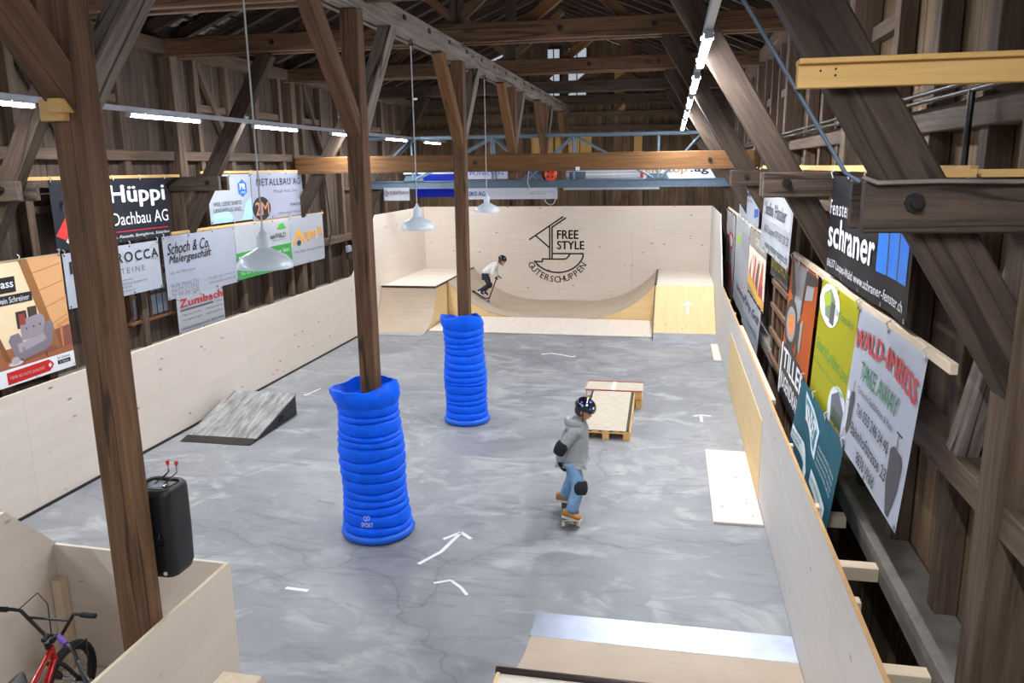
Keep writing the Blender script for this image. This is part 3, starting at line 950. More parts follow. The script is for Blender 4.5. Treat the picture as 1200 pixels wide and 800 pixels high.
# ---------------------------------------------------------------- blue padding on two posts
def padding(name, Y, label, ph, n, rad, lean):
    e = E(name, (CX, Y, 0), label, 'padding', 'blue post paddings')
    rnd = random.Random(ph)
    hs = [rnd.choice((.7, .85, 1.0, 1.2, 1.35)) for _ in range(n)]
    tot = sum(hs); H = 1.55
    seg = 48
    def wobz(i, a):      # seam height field: seams are slightly slanted and wavy
        if i == 0: return 0
        r_ = random.Random(i*13+ph*7)
        A, p1, B, p2 = r_.uniform(.004, .022), r_.uniform(0, 6), r_.uniform(.002, .008), r_.uniform(0, 6)
        return A*math.sin(a+p1)+B*math.sin(3*a+p2)
    zs = [0.09]
    for h in hs: zs.append(zs[-1]+h/tot*(H-.09))
    def rr_(z): return rad*(1.05-.10*(z/H)) + .012*math.sin(z*7+ph)
    def roll(nm, i, mat, z0, z1, f0, f1, bul):
        bm = bmesh.new(); rows = 11; vs = []
        for j in range(rows):
            t = j/(rows-1); row = []
            for k in range(seg):
                a = 2*PI*k/seg
                za = z0+f0(a); zb = z1+f1(a)
                zz = za+(zb-za)*t
                pucker = .0045*math.sin(11*a+i*2.3)*(1-math.sin(PI*t))+.003*math.sin(19*a+i)*math.sin(PI*t)
                R_ = rr_(zz)-.024+bul*math.sin(PI*t)**.42+pucker
                row.append(bm.verts.new((R_*math.cos(a)+lean[0]*zz/1.6, R_*math.sin(a)+lean[1]*zz/1.6, zz)))
            vs.append(row)
        # inner wall, so the roll is a hollow sleeve
        inn = []
        for t in (1, 0):
            inn.append([bm.verts.new(((rad-.09)*math.cos(2*PI*k/seg)+lean[0]*z1/1.6, (rad-.09)*math.sin(2*PI*k/seg)+lean[1]*z1/1.6, (z1 if t else z0))) for k in range(seg)])
        vs += inn
        vs.append(vs[0])
        for a_, b_ in zip(vs, vs[1:]):
            for k in range(seg):
                bm.faces.new((a_[k], a_[(k+1) % seg], b_[(k+1) % seg], b_[k]))
        bmesh.ops.recalc_face_normals(bm, faces=bm.faces[:])
        return obj(nm, bm, mat, e, True)
    z_ = lambda a: 0
    roll('base_hem', 0, M['blue_dark'], .0, .10, z_, z_, .055)
    for k in range(n):
        roll('padding_roll', k+1, M['blue'], zs[k]-.004, zs[k+1]+.004, (lambda a, k=k: wobz(k, a)), (lambda a, k=k: wobz(k+1, a)), .036)
    # slouching open collar, folded outwards
    bm = bmesh.new()
    rows = 16; vs = []
    prof_ = [(-.05, -.09), (-.02, -.03), (.0, .03), (-.005, .10), (-.03, .155), (-.055, .16), (-.06, .12), (-.055, .06), (-.07, .0), (-.10, -.08)]
    for (dr, dz) in prof_:
        row = []
        for k in range(seg):
            a = 2*PI*k/seg
            up_ = max(0, dz)/.16
            R_ = rad+.012+dr+up_*(.045*math.cos(a-3.6)+.03*math.sin(2*a+ph))+.012*math.sin(6*a+ph)*up_+.006*math.sin(15*a+dz*30)
            zz = H+.02+dz+up_*(.035*math.sin(a+ph)+.022*math.sin(3*a+2*ph)) + .006*math.sin(11*a)
            row.append(bm.verts.new((R_*math.cos(a)+lean[0], R_*math.sin(a)+lean[1], zz)))
        vs.append(row)
    for a_, b_ in zip(vs, vs[1:]):
        for k in range(seg): bm.faces.new((a_[k], a_[(k+1) % seg], b_[(k+1) % seg], b_[k]))
    bmesh.ops.recalc_face_normals(bm, faces=bm.faces[:])
    obj('collar', bm, M['blue'], e, True)
    return e
pd = padding('post_padding', FY[1], 'nearer puffy blue padding wrapped around a wooden post', 1.0, 14, .35, (-.05, .0))
padding('post_padding', FY[2], 'farther puffy blue padding wrapped around a wooden post', 2.6, 14, .325, (-.03, .0))
for k, (s_, z_) in enumerate((('QD', .30), ('SPORT', .22))):
    me = text_mesh(s_, .01)
    xs = [v.co.x for v in me.vertices]; wd = max(xs)-min(xs)
    for v in me.vertices:
        u = (v.co.x-min(xs))/wd*[.07, .13][k]-[.035, .065][k]; t = v.co.y*.075
        a = math.radians(-85)+u/.38
        v.co = (.386*math.cos(a)-.01, .386*math.sin(a), z_+t)
    me.materials.append(M['tape'])
    o = link(bpy.data.objects.new('lettering', me), pd)

# ---------------------------------------------------------------- pendant lamps
plab = ['nearest white enamel pendant lamp in front of the left banners', 'middle white enamel pendant lamp hanging between two posts', 'farthest white enamel pendant lamp in front of the logo wall']
for y, lb in zip((5.76, 9.70, 13.62), plab):
    e = E('pendant_lamp', (CX-.03, y, 3.24), lb, 'lamp', 'pendant lamps')
    sh_ = lathe('shade', [(.215, 0), (.22, .005), (.215, .05), (.17, .10), (.10, .135), (.06, .16), (.05, .165), (.048, .155), (.10, .12), (.16, .085), (.205, .04), (.208, .0)], M['enamel'], e)
    lathe('socket', [(.0, .12), (.05, .12), (.052, .26), (.045, .275), (.02, .30), (.012, .33), (0, .33)], M['enamel'], e, 16)
    tube('cord', [(0, 0, .32), (0, 0, 2.27)], .008, M['cord'], e, 6)
    lathe('bulb', [(0, .03), (.025, .035), (.035, .07), (.02, .12)], M['shoe_white'], sh_, 12)
    lathe('ceiling_hook', [(0, 2.22), (.03, 2.22), (.03, 2.28), (.012, 2.32), (0, 2.32)], M['chrome'], e, 10)

# ---------------------------------------------------------------- floor tape marks
def mark(label, strokes, wd=.045, name='tape_mark'):
    o = flatmark(name, strokes, None, Matrix.Translation((0, 0, .003)), wd)
    tag(o, label, 'floor mark'); return o
mark('white tape arrow on the floor in front of the nearer blue padding', [((-2.46, 7.1), (-2.3, 7.4)), ((-2.3, 7.4), (-2.21, 7.86)), ((-2.21, 7.88), (-2.36, 7.68)), ((-2.21, 7.88), (-2.06, 7.74))], .045, 'tape_arrow')
mark('short white tape strip on the floor left of the long crack', [((-3.6, 6.42), (-3.36, 6.41))])
mark('worn white curved chalk mark in front of the tape arrow', [((-2.19, 6.76), (-2.04, 6.84)), ((-2.04, 6.84), (-1.9, 6.72)), ((-1.9, 6.72), (-1.81, 6.6))], .035, 'chalk_mark')
mark('faint white wavy line on the floor in front of the half pipe', [((-2.69, 16.5), (-2.5, 16.62)), ((-2.5, 16.62), (-2.2, 16.5)), ((-2.2, 16.5), (-2.0, 16.36)), ((-2.0, 16.36), (-1.93, 16.45))], .05, 'chalk_mark')
mark('small white tape arrow on the floor near the right barrier', [((.58, 12.3), (.58, 12.65)), ((.58, 12.65), (.46, 12.58)), ((.58, 12.65), (.74, 12.62))], .04, 'tape_arrow')
mark('small white tick mark on the floor behind the grey wedge', [((-6.47, 12.78), (-6.43, 12.72)), ((-6.43, 12.72), (-6.35, 13.2))], .03, 'chalk_mark')

# ================================================================= BANNERS
class Banner:
    def __init__(s, side, x, ya, yb, zt, zb, label, bg, lean=0.0, wave=.006, group=None, gro=True, back=False, name='banner', cat='banner'):
        s.W = abs(yb-ya); s.H = zt-zb; s.wave = wave; s.ph = random.uniform(0, 6)
        if side == 'L': rz = PI/2
        elif side == 'R': rz = -PI/2
        else: rz = 0
        loc = (x, ya, zt) if side in 'LR' else (ya, x, zt)
        s.e = empty(name, loc, label, cat, group)
        s.e.rotation_euler = Euler((lean, 0, rz), 'XYZ') if not lean else (Matrix.Rotation(rz, 4, 'Z') @ Matrix.Rotation(-lean, 4, 'X')).to_euler()
        bm = bmesh.new()
        nx, nz = max(6, int(s.W/.12)), max(5, int(s.H/.12))
        vs = [[bm.verts.new(s.pt(i/nx, j/nz, 0)) for i in range(nx+1)] for j in range(nz+1)]
        for j in range(nz):
            for i in range(nx):
                bm.faces.new((vs[j][i], vs[j+1][i], vs[j+1][i+1], vs[j][i+1]))
        bmesh.ops.solidify(bm, geom=bm.faces[:], thickness=.0015)
        s.sheet = obj('sheet', bm, P(*bg), s.e, True)
        if gro:
            n = max(2, int(s.W/.55))
            for k in range(n+1):
                for v in (.025/s.H, 1-.025/s.H):
                    u = (.03 + (s.W-.06)*k/n)/s.W
                    bm = bmesh.new(); bm_lathe(bm, [(0, .001), (.017, .001), (.017, .005), (.008, .005)], 8)
                    bmesh.ops.recalc_face_normals(bm, faces=bm.faces[:])
                    o = obj('grommet', bm, M['chrome'], s.e)
                    p = s.pt(u, v, .002); o.location = p; o.rotation_euler = (PI/2, 0, 0)
            for k in range(n+1):
                u = (.03 + (s.W-.06)*k/n)/s.W
                p = Vector(s.pt(u, .02/s.H, .005))
                tube('cable_tie', [p, p+Vector((0, -.02, .05)), p+Vector((0, .01, .07))], .006, M['shoe_white'], s.e, 5)
    def pt(s, u, v, d):
        X, Z = u*s.W, v*s.H
        wv = s.wave*(math.sin(X*4.1+s.ph)*.6+math.sin(X*7.3+Z*3+s.ph*2)*.4)*min(1, v*3+.2)
        return (X, -(wv+d), -Z)
    def poly(s, pts, col, d=.004, name='print', sub=0):
        bm = bmesh.new()
        f = bm.faces.new([bm.verts.new((u, v, 0)) for u, v in pts])
        bmesh.ops.triangulate(bm, faces=bm.faces[:])
        n = int(max(max(p[0] for p in pts)-min(p[0] for p in pts), max(p[1] for p in pts)-min(p[1] for p in pts))*max(s.W, s.H)/.25)
        if n > 0:
            bmesh.ops.subdivide_edges(bm, edges=bm.edges[:], cuts=min(n, 6), use_grid_fill=True)
        for v in bm.verts: v.co = s.pt(v.co.x, v.co.y, d)
        bmesh.ops.recalc_face_normals(bm, faces=bm.faces[:])
        return obj(name, bm, P(*col), s.e)
    def rect(s, u0, v0, u1, v1, col, d=.004):
        bm = bmesh.new()
        nx, nz = max(1, int((u1-u0)*s.W/.12)), max(1, int((v1-v0)*s.H/.12))
        vs = [[bm.verts.new(s.pt(u0+(u1-u0)*i/nx, v0+(v1-v0)*j/nz, d)) for i in range(nx+1)] for j in range(nz+1)]
        for j in range(nz):
            for i in range(nx): bm.faces.new((vs[j][i], vs[j+1][i], vs[j+1][i+1], vs[j][i+1]))
        return obj('print', bm, P(*col), s.e)
    def ell(s, u, v, ru, rv, col, d=.004, n=24):
        return s.poly([(u+ru*math.cos(2*PI*k/n), v+rv*math.sin(2*PI*k/n)) for k in range(n)], col, d)
    def text(s, t, u0, v0, u1, v1, col, bold=0.0, shear=0.0, d=.0095, arc=0.0, slant=0.0, spacing=1.0):
        me = text_mesh(t, bold, shear, spacing)
        xs = [v.co.x for v in me.vertices]; ys = [v.co.y for v in me.vertices]
        for v in me.vertices:
            a = (v.co.x-min(xs))/(max(xs)-min(xs)); b_ = (v.co.y-min(ys))/(max(ys)-min(ys))
            uu = u0+(u1-u0)*a; vv = v1+(v0-v1)*b_ + arc*(4*(a-.5)**2) + slant*a
            v.co = s.pt(uu, vv, d)
        me.materials.append(P(*col))
        o = bpy.data.objects.new('lettering', me)
        return link(o, s.e)

WH, BK, GY = (238, 240, 244), (24, 24, 28), (130, 132, 136)
BL_ = -7.75
def LB(ya, yb, zt, zb, label, bg, **k): return Banner('L', BL_, ya, yb, zt, zb, label, bg, group='banners on the left wall', **k)
def RB(ya, yb, zt, zb, label, bg, x=1.42, **k): return Banner('R', x, ya, yb, zt, zb, label, bg, group='banners on the right wall', **k)

# --- left wall
b = LB(6.83, 8.83, 3.0, 1.5, 'printed poster of a grey armchair in a wooden attic, lower left wall', (226, 198, 158), gro=True)
b.poly([(0, .02), (.30, .02), (.66, .02), (.84, .70), (.84, .80), (0, .80)], (236, 212, 172), .003)
b.poly([(.66, .01), (.995, .01), (.995, .66), (.86, .74)], (214, 160, 108), .003)
for k in range(4):
    b.poly([(.69+k*.045, .14+.15*k), (.99, .08+.15*k), (.99, .088+.15*k), (.69+k*.045, .148+.15*k)], (170, 118, 72), .0045)
b.poly([(.655, .01), (.72, .01), (.90, .80), (.83, .80)], (150, 98, 54), .005)
b.rect(0, .70, .995, .86, (160, 96, 58), .0042)
b.poly([(.55, .68), (.995, .62), (.995, .80), (.55, .84)], (134, 78, 62), .0048)
b.poly([(.40, .44), (.50, .80), (.46, .80), (.37, .47)], (126, 78, 40), .005)
b.rect(.58, .42, .66, .56, (58, 44, 40), .0052); b.rect(.60, .445, .645, .535, (150, 60, 48), .0056)
b.rect(.67, .40, .74, .50, (70, 52, 44), .0052)
CH, CH2 = (150, 140, 148), (128, 118, 128)
b.poly([(.60, .66), (.60, .53), (.63, .49), (.76, .47), (.79, .50), (.80, .66)], CH, .0056)
b.poly([(.50, .64), (.52, .60), (.58, .59), (.60, .64), (.62, .80), (.54, .80)], CH2, .006)
b.poly([(.77, .62), (.79, .56), (.845, .545), (.86, .60), (.82, .76), (.77, .78)], CH2, .006)
b.poly([(.56, .68), (.77, .64), (.79, .70), (.57, .76)], (164, 154, 160), .0062)
b.poly([(.55, .76), (.79, .70), (.78, .78), (.56, .82)], CH2, .0064)
for u_ in (.645, .70, .75): b.ell(u_, .57-.1*(u_-.645), .008, .01, (90, 82, 90), .0066, 8)
for (u_, w_) in ((.57, .012), (.765, .012)): b.poly([(u_, .80), (u_+w_, .80), (u_+w_*1.3, .85), (u_+w_*.6, .85)], (80, 54, 36), .0066)
b.poly([(.88, .60), (.995, .56), (.995, .59), (.885, .63)], (206, 136, 84), .0058)
b.poly([(.91, .62), (.93, .62), (.925, .80), (.912, .80)], (196, 124, 74), .0058)
b.ell(.53, .83, .055, .018, (206, 200, 200), .0068); b.ell(.53, .805, .03, .03, (178, 172, 176), .007)
b.rect(0, .86, .998, .998, WH, .0072)
b.poly([(.45, .885), (.78, .875), (.82, .925), (.78, .975), (.45, .985)], (206, 32, 34), .0078)
b.text('MEHR ALS GUTE QUALITÄT', .47, .915, .74, .95, WH, .01, d=.0095)
b.ell(.785, .925, .027, .037, (206, 32, 34), .0085); b.rect(.772, .916, .798, .934, WH, .0095); b.rect(.781, .905, .789, .946, WH, .0095)
b.text('Der Schreiner', .85, .875, .96, .90, BK, 0, d=.009)
b.rect(.85, .91, .96, .945, BK, .0085); b.text('Ihr Macher', .865, .917, .945, .938, WH, .01, d=.0098)
b.rect(.40, .13, .61, .255, BK, .008); b.text('Spass', .425, .15, .595, .235, WH, .02, d=.0095)
b.rect(.44, .275, .72, .35, BK, .008); b.text('Dein Schreiner', .46, .29, .70, .338, WH, .015, d=.0095)

DK = (52, 54, 66)
b = LB(8.80, 11.2, 3.92, 3.02, 'dark blue grey roofing banner with white letters, partly behind the nearest post', DK)
b.text('Hüppi', .45, .10, .97, .46, WH, .03)
b.text('Dachbau AG', .45, .53, .98, .73, WH, 0)
b.rect(.40, .825, .97, .84, (200, 44, 48))
b.text('Steildach, Flachdach, Fassade, Spenglerei, Solarbau', .14, .885, .98, .945, WH, 0, .3)
b.poly([(.005, .78), (.10, .50), (.30, .36), (.32, .46), (.15, .60), (.07, .86)], (206, 50, 48))
b.poly([(.07, .88), (.15, .62), (.22, .54), (.22, .62), (.16, .70), (.10, .93)], (200, 216, 216), .005)

b = LB(8.86, 10.85, 2.98, 2.25, 'white stone merchant banner with spaced black capitals below the dark roofing banner', (224, 230, 242))
b.text('PI', .05, .16, .17, .38, BK, .012, spacing=1.25); b.text('ROCCA', .51, .14, .98, .34, BK, .012, spacing=1.2)
b.text('STEINE', .49, .45, .80, .56, (120, 124, 132), 0, spacing=1.4)
for k, t in enumerate(('Pirocca Söhne AG', 'Steinwerk Rüti-Rapperswil', '055 240 12 34', 'www.pirocca.ch')):
    b.text(t, .45, .66+.075*k, .45+[.2, .36, .18, .22][k], .70+.075*k, (96, 100, 110))

b = LB(10.95, 13.05, 3.02, 2.02, 'off white painter banner with black handwriting letters', (218, 224, 240))
b.text('Schoch & Co.', .04, .12, .60, .30, BK, .012, .35, slant=-.02)
b.text('Malergeschäft', .05, .31, .62, .48, BK, .012, .35, slant=-.02)
b.text('eidg. dipl. Malermeister', .05, .56, .38, .62, GY)
for k, t in enumerate(('8636 Wald ZH', 'Nat 079 213 57 72', 'Tel 055 246 17 42')): b.text(t, .05, .76+.075*k, .40, .815+.075*k, GY)
for k, t in enumerate(('info@maler-schoch.ch', 'www.maler-schoch.ch')): b.text(t, .55, .78+.075*k, .95, .835+.075*k, GY)

b = LB(13.05, 15.2, 3.05, 2.04, 'white and green energy banner behind the nearest pendant lamp', (236, 240, 244))
b.rect(.002, .51, .998, .995, (44, 150, 62))
b.poly([(.74, .20), (.79, .10), (.82, .16), (.86, .08), (.92, .20)], (70, 170, 60))
b.text('ewWALD', .60, .27, .90, .37, (90, 92, 94), .005)
b.text('Energie und Wasser', .64, .39, .90, .43, GY)
b.text('Einfach immer gut von hier.', .03, .58, .97, .70, WH, .01)
b.text('Tel. 055 256 56 56', .04, .86, .45, .92, WH, .005); b.text('info@ew-wald.ch', .60, .84, .95, .90, (220, 220, 60))

b = LB(15.2, 16.8, 3.06, 2.03, 'white banner with an orange pyramid eye and orange letters', (228, 232, 242))
b.poly([(.03, .58), (.20, .28), (.26, .28), (.42, .58), (.34, .58), (.23, .38), (.10, .58)], (240, 160, 30))
b.ell(.22, .55, .07, .06, (40, 90, 110)); b.ell(.22, .55, .03, .035, BK, .005)
b.text('ngos M.', .40, .28, .97, .55, (244, 164, 24), .03)
b.text('Maler Gipser Fassaden Isolation', .06, .70, .96, .76, (100, 90, 90))

b = LB(11.15, 12.5, 2.02, 1.40, 'small white banner with red slab letters below the painter banner', (228, 230, 238))
b.text('Zumbach', .05, .06, .98, .28, (176, 34, 36), .025)
b.rect(.06, .33, .76, .385, (80, 82, 88)); b.text('Tiefbau', .78, .32, .97, .385, GY)
for k, t in enumerate(('• Allgemeiner Tiefbau', '• Umgebungen')): b.text(t, .06, .46+.13*k, .48, .53+.13*k, (70, 72, 80))
for k, t in enumerate(('• Belagsarbeiten', '• Aushubarbeiten')): b.text(t, .55, .46+.13*k, .95, .53+.13*k, (70, 72, 80))
b.text('zumbach@bluewin.ch, 8636 Wald', .05, .80, .96, .88, (50, 52, 60))

b = LB(12.33, 13.76, 3.95, 3.11, 'white and pale blue shirt printing banner with a blue hexagon badge', (226, 234, 246))
b.ell(.25, .95, .22, .045, (150, 196, 232)); b.poly([(.05, .80), (.40, .72), (.55, .99), (.1, .99)], (168, 206, 238), .0035)
b.poly([(.85, .6), (.995, .5), (.995, .99), (.70, .99)], (168, 206, 238), .0035)
b.poly([(.78+.12*math.cos(PI/6+PI/3*k), .30+.19*math.sin(PI/6+PI/3*k)) for k in range(6)], (28, 104, 186), .0045)
b.text('PR', .71, .20, .85, .33, WH, .03); b.text('textil', .73, .36, .83, .41, WH)
b.text('WEIL LEERE SHIRTS', .08, .56, .72, .645, (50, 54, 66)); b.text('LANGWEILIG SIND.', .08, .69, .72, .775, (50, 54, 66))

b = LB(13.78, 15.9, 3.97, 3.08, 'white metalwork banner with a black round badge', (214, 218, 238))
b.text('METALLBAU AG', .09, .13, .95, .28, (46, 48, 58), .006, spacing=1.15)
b.text('Metall Holz Glas', .39, .37, .88, .45, GY, spacing=1.1)
b.ell(.155, .76, .16, .25, (40, 36, 38)); b.text('2M', .04, .62, .28, .90, (206, 140, 112), .01)
b.text('2M-AG.CH', .70, .70, .92, .77, (50, 52, 60)); b.text('Oberdorf Wald', .45, .88, .92, .93, GY)

# battens carrying the left banners
for (y0, y1, z, lb) in ((6.6, 11.6, 3.94, 'thin fresh batten above the dark roofing banner on the left wall'), (12.2, 16.0, 3.985, 'thin batten above the metalwork banner on the left wall'),
                        (10.9, 16.9, 3.045, 'thin batten above the painter and energy banners on the left wall')):
    o = boxo('batten', BL_-.045, BL_-.012, y0, y1, z-.02, z+.025, M['fresh'], None, 'y', .003); tag(o, lb, 'batten')

# --- right wall
b = RB(6.2, 4.58, 2.95, 1.88, 'white snack bar banner with red arched title, nearest on the right wall', (230, 236, 250), lean=.075, wave=.004)
b.text('WALD-IMBISS', .02, .10, .98, .235, (196, 40, 48), .025, arc=.05)
b.text('TAKE AWAY', .20, .32, .80, .44, (30, 120, 76), .01)
b.text('Türkische Spezialitäten & Pizza', .21, .49, .78, .545, (50, 50, 54))
b.text('Tel 055 246 34 40', .24, .60, .77, .675, (40, 40, 44), .004)
b.text('Bahnhofstrasse 23', .20, .75, .80, .83, (30, 30, 34), .004)
b.text('8636 Wald', .35, .88, .66, .96, (30, 30, 34), .004)
b.poly([(.79, .62), (.83, .585), (.93, .60), (.95, .64), (.94, .80), (.89, .98), (.85, .98), (.80, .82)], (62, 62, 66))
b.rect(.855, .50, .862, .59, BK); b.rect(.83, .495, .90, .505, BK)
b.poly([(.10, .58), (.155, .56), (.17, .60), (.165, .80), (.13, .88), (.10, .86)], (62, 62, 66))
b.ell(.055, .62, .035, .04, (180, 180, 186)); b.ell(.055, .62, .030, .034, (236, 238, 244), .005)
b.poly([(.03, .67), (.09, .66), (.095, .86), (.03, .88)], (206, 208, 214)); b.rect(.125, .49, .131, .57, BK)
b.text('döner', .04, .92, .14, .955, BK)

b = RB(7.75, 6.24, 2.95, 1.80, 'yellow banner with green lettering and round pictures on the right wall', (222, 216, 24), lean=.05)
b.ell(.30, .16, .30, .16, (232, 238, 240)); b.poly([(.12, .10), (.30, .03), (.46, .10), (.46, .26), (.20, .26)], (120, 140, 110), .005)
b.poly([(.10, .12), (.28, .05), (.36, .14), (.18, .20)], (170, 190, 40), .0055); b.poly([(.34, .12), (.48, .12), (.48, .28), (.34, .28)], (70, 72, 70), .0058)
b.text('Ihr Spezialist', .52, .13, .96, .2, (60, 140, 60))
b.text('Gönner für Den Nächst. Laver', .07, .46, .97, .555, (92, 170, 60), .012)
b.text('Ihr Gartenbau für Terrasse und Anlagen', .05, .63, .95, .675, (92, 170, 60))
b.ell(.83, .83, .24, .20, (228, 232, 236)); b.poly([(.66, .74), (.82, .66), (.99, .76), (.99, .92), (.70, .92)], (96, 104, 116), .005)
b.rect(.72, .80, .95, .92, (64, 84, 60), .0056); b.rect(.70, .90, .96, .96, (196, 150, 70), .0056)

b = RB(7.95, 5.98, 1.93, 1.02, 'teal banner sagging below the yellow banner on the right wall', (46, 124, 146), x=1.33, lean=.11, wave=.02)
b.poly([(.17, .05), (.62, .18), (.62, .46), (.40, .40), (.24, .30)], (206, 226, 232)); b.poly([(.20, .10), (.58, .21), (.58, .41), (.42, .37), (.27, .27)], (46, 124, 146), .005)
b.text('INLET', .25, .14, .55, .31, (236, 242, 244), .03, slant=.05, d=.0105)
b.poly([(.02, .52), (.28, .54), (.50, .68), (.50, .88), (.44, .88), (.36, .70), (.02, .66)], (232, 238, 240)); b.text('IHR PARTNER', .05, .55, .26, .59, (46, 124, 146), .01, d=.0105); b.text('UND MEHR', .05, .605, .22, .64, (46, 124, 146), .01, d=.0105)
b.poly([(.60, .56), (.92, .66), (.92, .80), (.60, .70)], (232, 238, 240)); b.text('seit vierzig Jahren', .63, .60, .90, .655, (46, 124, 146), slant=.08, d=.0105)
for k in range(4): b.text('Heizung Sanitär Lüftung', .66, .27+.055*k, .96, .305+.055*k, (206, 226, 232), slant=.06)
b.poly([(.0, .985), (.85, .985), (.995, .90), (.995, .995), (0, .998)], (206, 220, 226), .0035)

b = RB(9.7, 7.95, 2.93, 1.28, 'orange and grey emblem banner with white block letters on the right wall', (238, 116, 36), lean=.04)
b.poly([(.08, .01), (.62, .01), (.60, .30), (.42, .42), (.30, .34), (.22, .18)], (150, 152, 156), .0035)
b.poly([(.05, .02), (.12, .01), (.30, .20), (.26, .30), (.14, .22)], BK, .0045)
b.poly([(.62, .01), (.995, .01), (.99, .06), (.66, .10), (.60, .30), (.54, .32)], BK, .0045); b.poly([(.68, .10), (.92, .08), (.90, .16), (.66, .20)], (150, 152, 156), .005)
b.ell(.24, .44, .24, .17, BK, .005); b.ell(.24, .44, .17, .12, (150, 152, 156), .0055); b.ell(.25, .44, .10, .075, (244, 128, 40), .006)
b.poly([(.46, .40), (.56, .34), (.62, .52), (.52, .64)], BK, .0045); b.poly([(.60, .36), (.70, .32), (.66, .56), (.60, .52)], (150, 152, 156), .0045)
b.poly([(.005, .62), (.30, .58), (.995, .64), (.995, .998), (.005, .998)], BK, .0062)
b.poly([(.0, .62), (.05, .605), (.05, .99), (.0, .99)], WH, .0066)
b.text('TILLER', .10, .63, .97, .77, WH, .03, d=.0115); b.text('JUGENDRAUM', .07, .81, .97, .95, WH, .03, d=.0115)

b = RB(7.62, 5.02, 3.89, 3.03, 'black window maker banner with white letters and a bright blue square', (56, 54, 58), wave=.012)
b.text('Fenster', .02, .24, .29, .39, WH, .008, spacing=1.3); b.text('schraner', .02, .42, .66, .72, WH, .03)
b.text('8637 Laupen-Wald www.schraner-fenster.ch', .03, .84, .97, .95, WH, .006)
b.rect(.68, .38, .97, .73, (14, 128, 240)); b.rect(.775, .38, .785, .73, (56, 54, 58), .0055); b.rect(.87, .38, .88, .73, (56, 54, 58), .0055)

b = RB(11.6, 8.75, 3.82, 2.88, 'white craftsman banner with a yellow corner behind the second right strut', (226, 230, 238), x=1.27, lean=.03)
b.rect(.08, .03, .40, .24, (232, 220, 30)); b.text('C.H.', .10, .06, .38, .2, BK, .02)
b.rect(.03, .24, .97, .58, (176, 178, 184), .0035); b.text('Stefan Hatzler', .16, .32, .86, .50, (70, 72, 80), .01)
b.text('8637 Laupen 079 335 33 20', .18, .64, .97, .77, (50, 52, 58), .005); b.text('www.meister-daten.ch', .25, .84, .97, .94, (50, 52, 58), .005)
b = RB(11.6, 9.9, 2.88, 2.48, 'small dark banner with a yellow rim below the craftsman banner', (104, 100, 100))
b.text('OMS DACH', .06, .2, .94, .70, (206, 190, 40), .02)
b = RB(17.4, 13.55, 3.90, 2.96, 'white banner with small black letters behind the third right strut', (222, 228, 240))
b.text('STEINER', .20, .42, .62, .52, BK, .02); b.text('Umbau und Renovation', .2, .56, .7, .61, (60, 60, 70)); b.poly([(.82, .70), (.97, .66), (.97, .80), (.82, .86)], (46, 84, 170))
b = RB(21.0, 18.3, 2.86, .95, 'far white banner with red swirls on the right wall', (230, 230, 234))
b.ell(.62, .32, .30, .10, (200, 50, 60)); b.ell(.62, .32, .22, .07, (230, 230, 234), .005); b.poly([(.1, .66), (.8, .60), (.95, .80), (.9, .95), (.3, .9)], (206, 120, 124)); b.text('Rose', .2, .7, .8, .8, (190, 30, 44), .02)
b = RB(18.1, 14.85, 2.92, 1.08, 'far white banner with a green block and grey picture on the right wall', (228, 231, 236))
b.rect(.12, .20, .42, .28, (150, 206, 60)); b.rect(.50, .12, .95, .34, (150, 152, 158)); b.text('home', .35, .72, .92, .80, (60, 62, 70), .02); b.text('Schreinerei Küchen', .2, .85, .9, .89, GY)
b = RB(14.8, 12.2, 2.90, 1.78, 'barbecue picture banner with flames and a red drink cup on the right wall', (206, 190, 170))
b.rect(.02, .02, .98, .26, (150, 142, 132)); b.text('GRILL', .4, .08, .9, .2, (226, 222, 214), .02)
b.poly([(.0, .28), (.99, .28), (.99, .86), (.0, .72)], (236, 222, 206), .0035)
for k in range(4): b.poly([(.06+.2*k, .70+.03*k), (.22+.2*k, .34), (.30+.2*k, .40), (.22+.2*k, .78+.03*k)], [(170, 78, 46), (206, 108, 60), (120, 56, 40), (190, 92, 54)][k], .0045)
b.poly([(0, .74), (.99, .88), (.99, .995), (0, .88)], (238, 178, 50), .005); b.rect(.70, .66, .88, .86, (176, 34, 52), .0055)
b = RB(15.4, 12.5, 1.74, 1.06, 'white banner with dark handwriting under the barbecue picture', (224, 228, 238), lean=.04)
b.text('Party Grill', .08, .16, .95, .45, (40, 46, 80), .02, .3); b.text('Feuer und Holz', .3, .6, .9, .72, (90, 92, 110), 0, .3)
# battens on the right wall
o = boxo('batten', 1.435, 1.475, 4.28, 9.75, 2.925, 2.985, M['fresh_pale'], None, 'y', .003); tag(o, 'pale wooden batten carrying the snack bar and yellow banners', 'batten')
o = boxo('batten', 1.435, 1.465, 11.9, 21.0, 2.9, 2.945, M['fresh_pale'], None, 'y', .003); tag(o, 'far pale batten carrying the barbecue picture banner', 'batten')
o = boxo('batten', 1.43, 1.47, 4.3, 13.5, 3.93, 3.98, M['fresh'], None, 'y', .003); tag(o, 'yellow batten above the black window maker banner', 'batten')

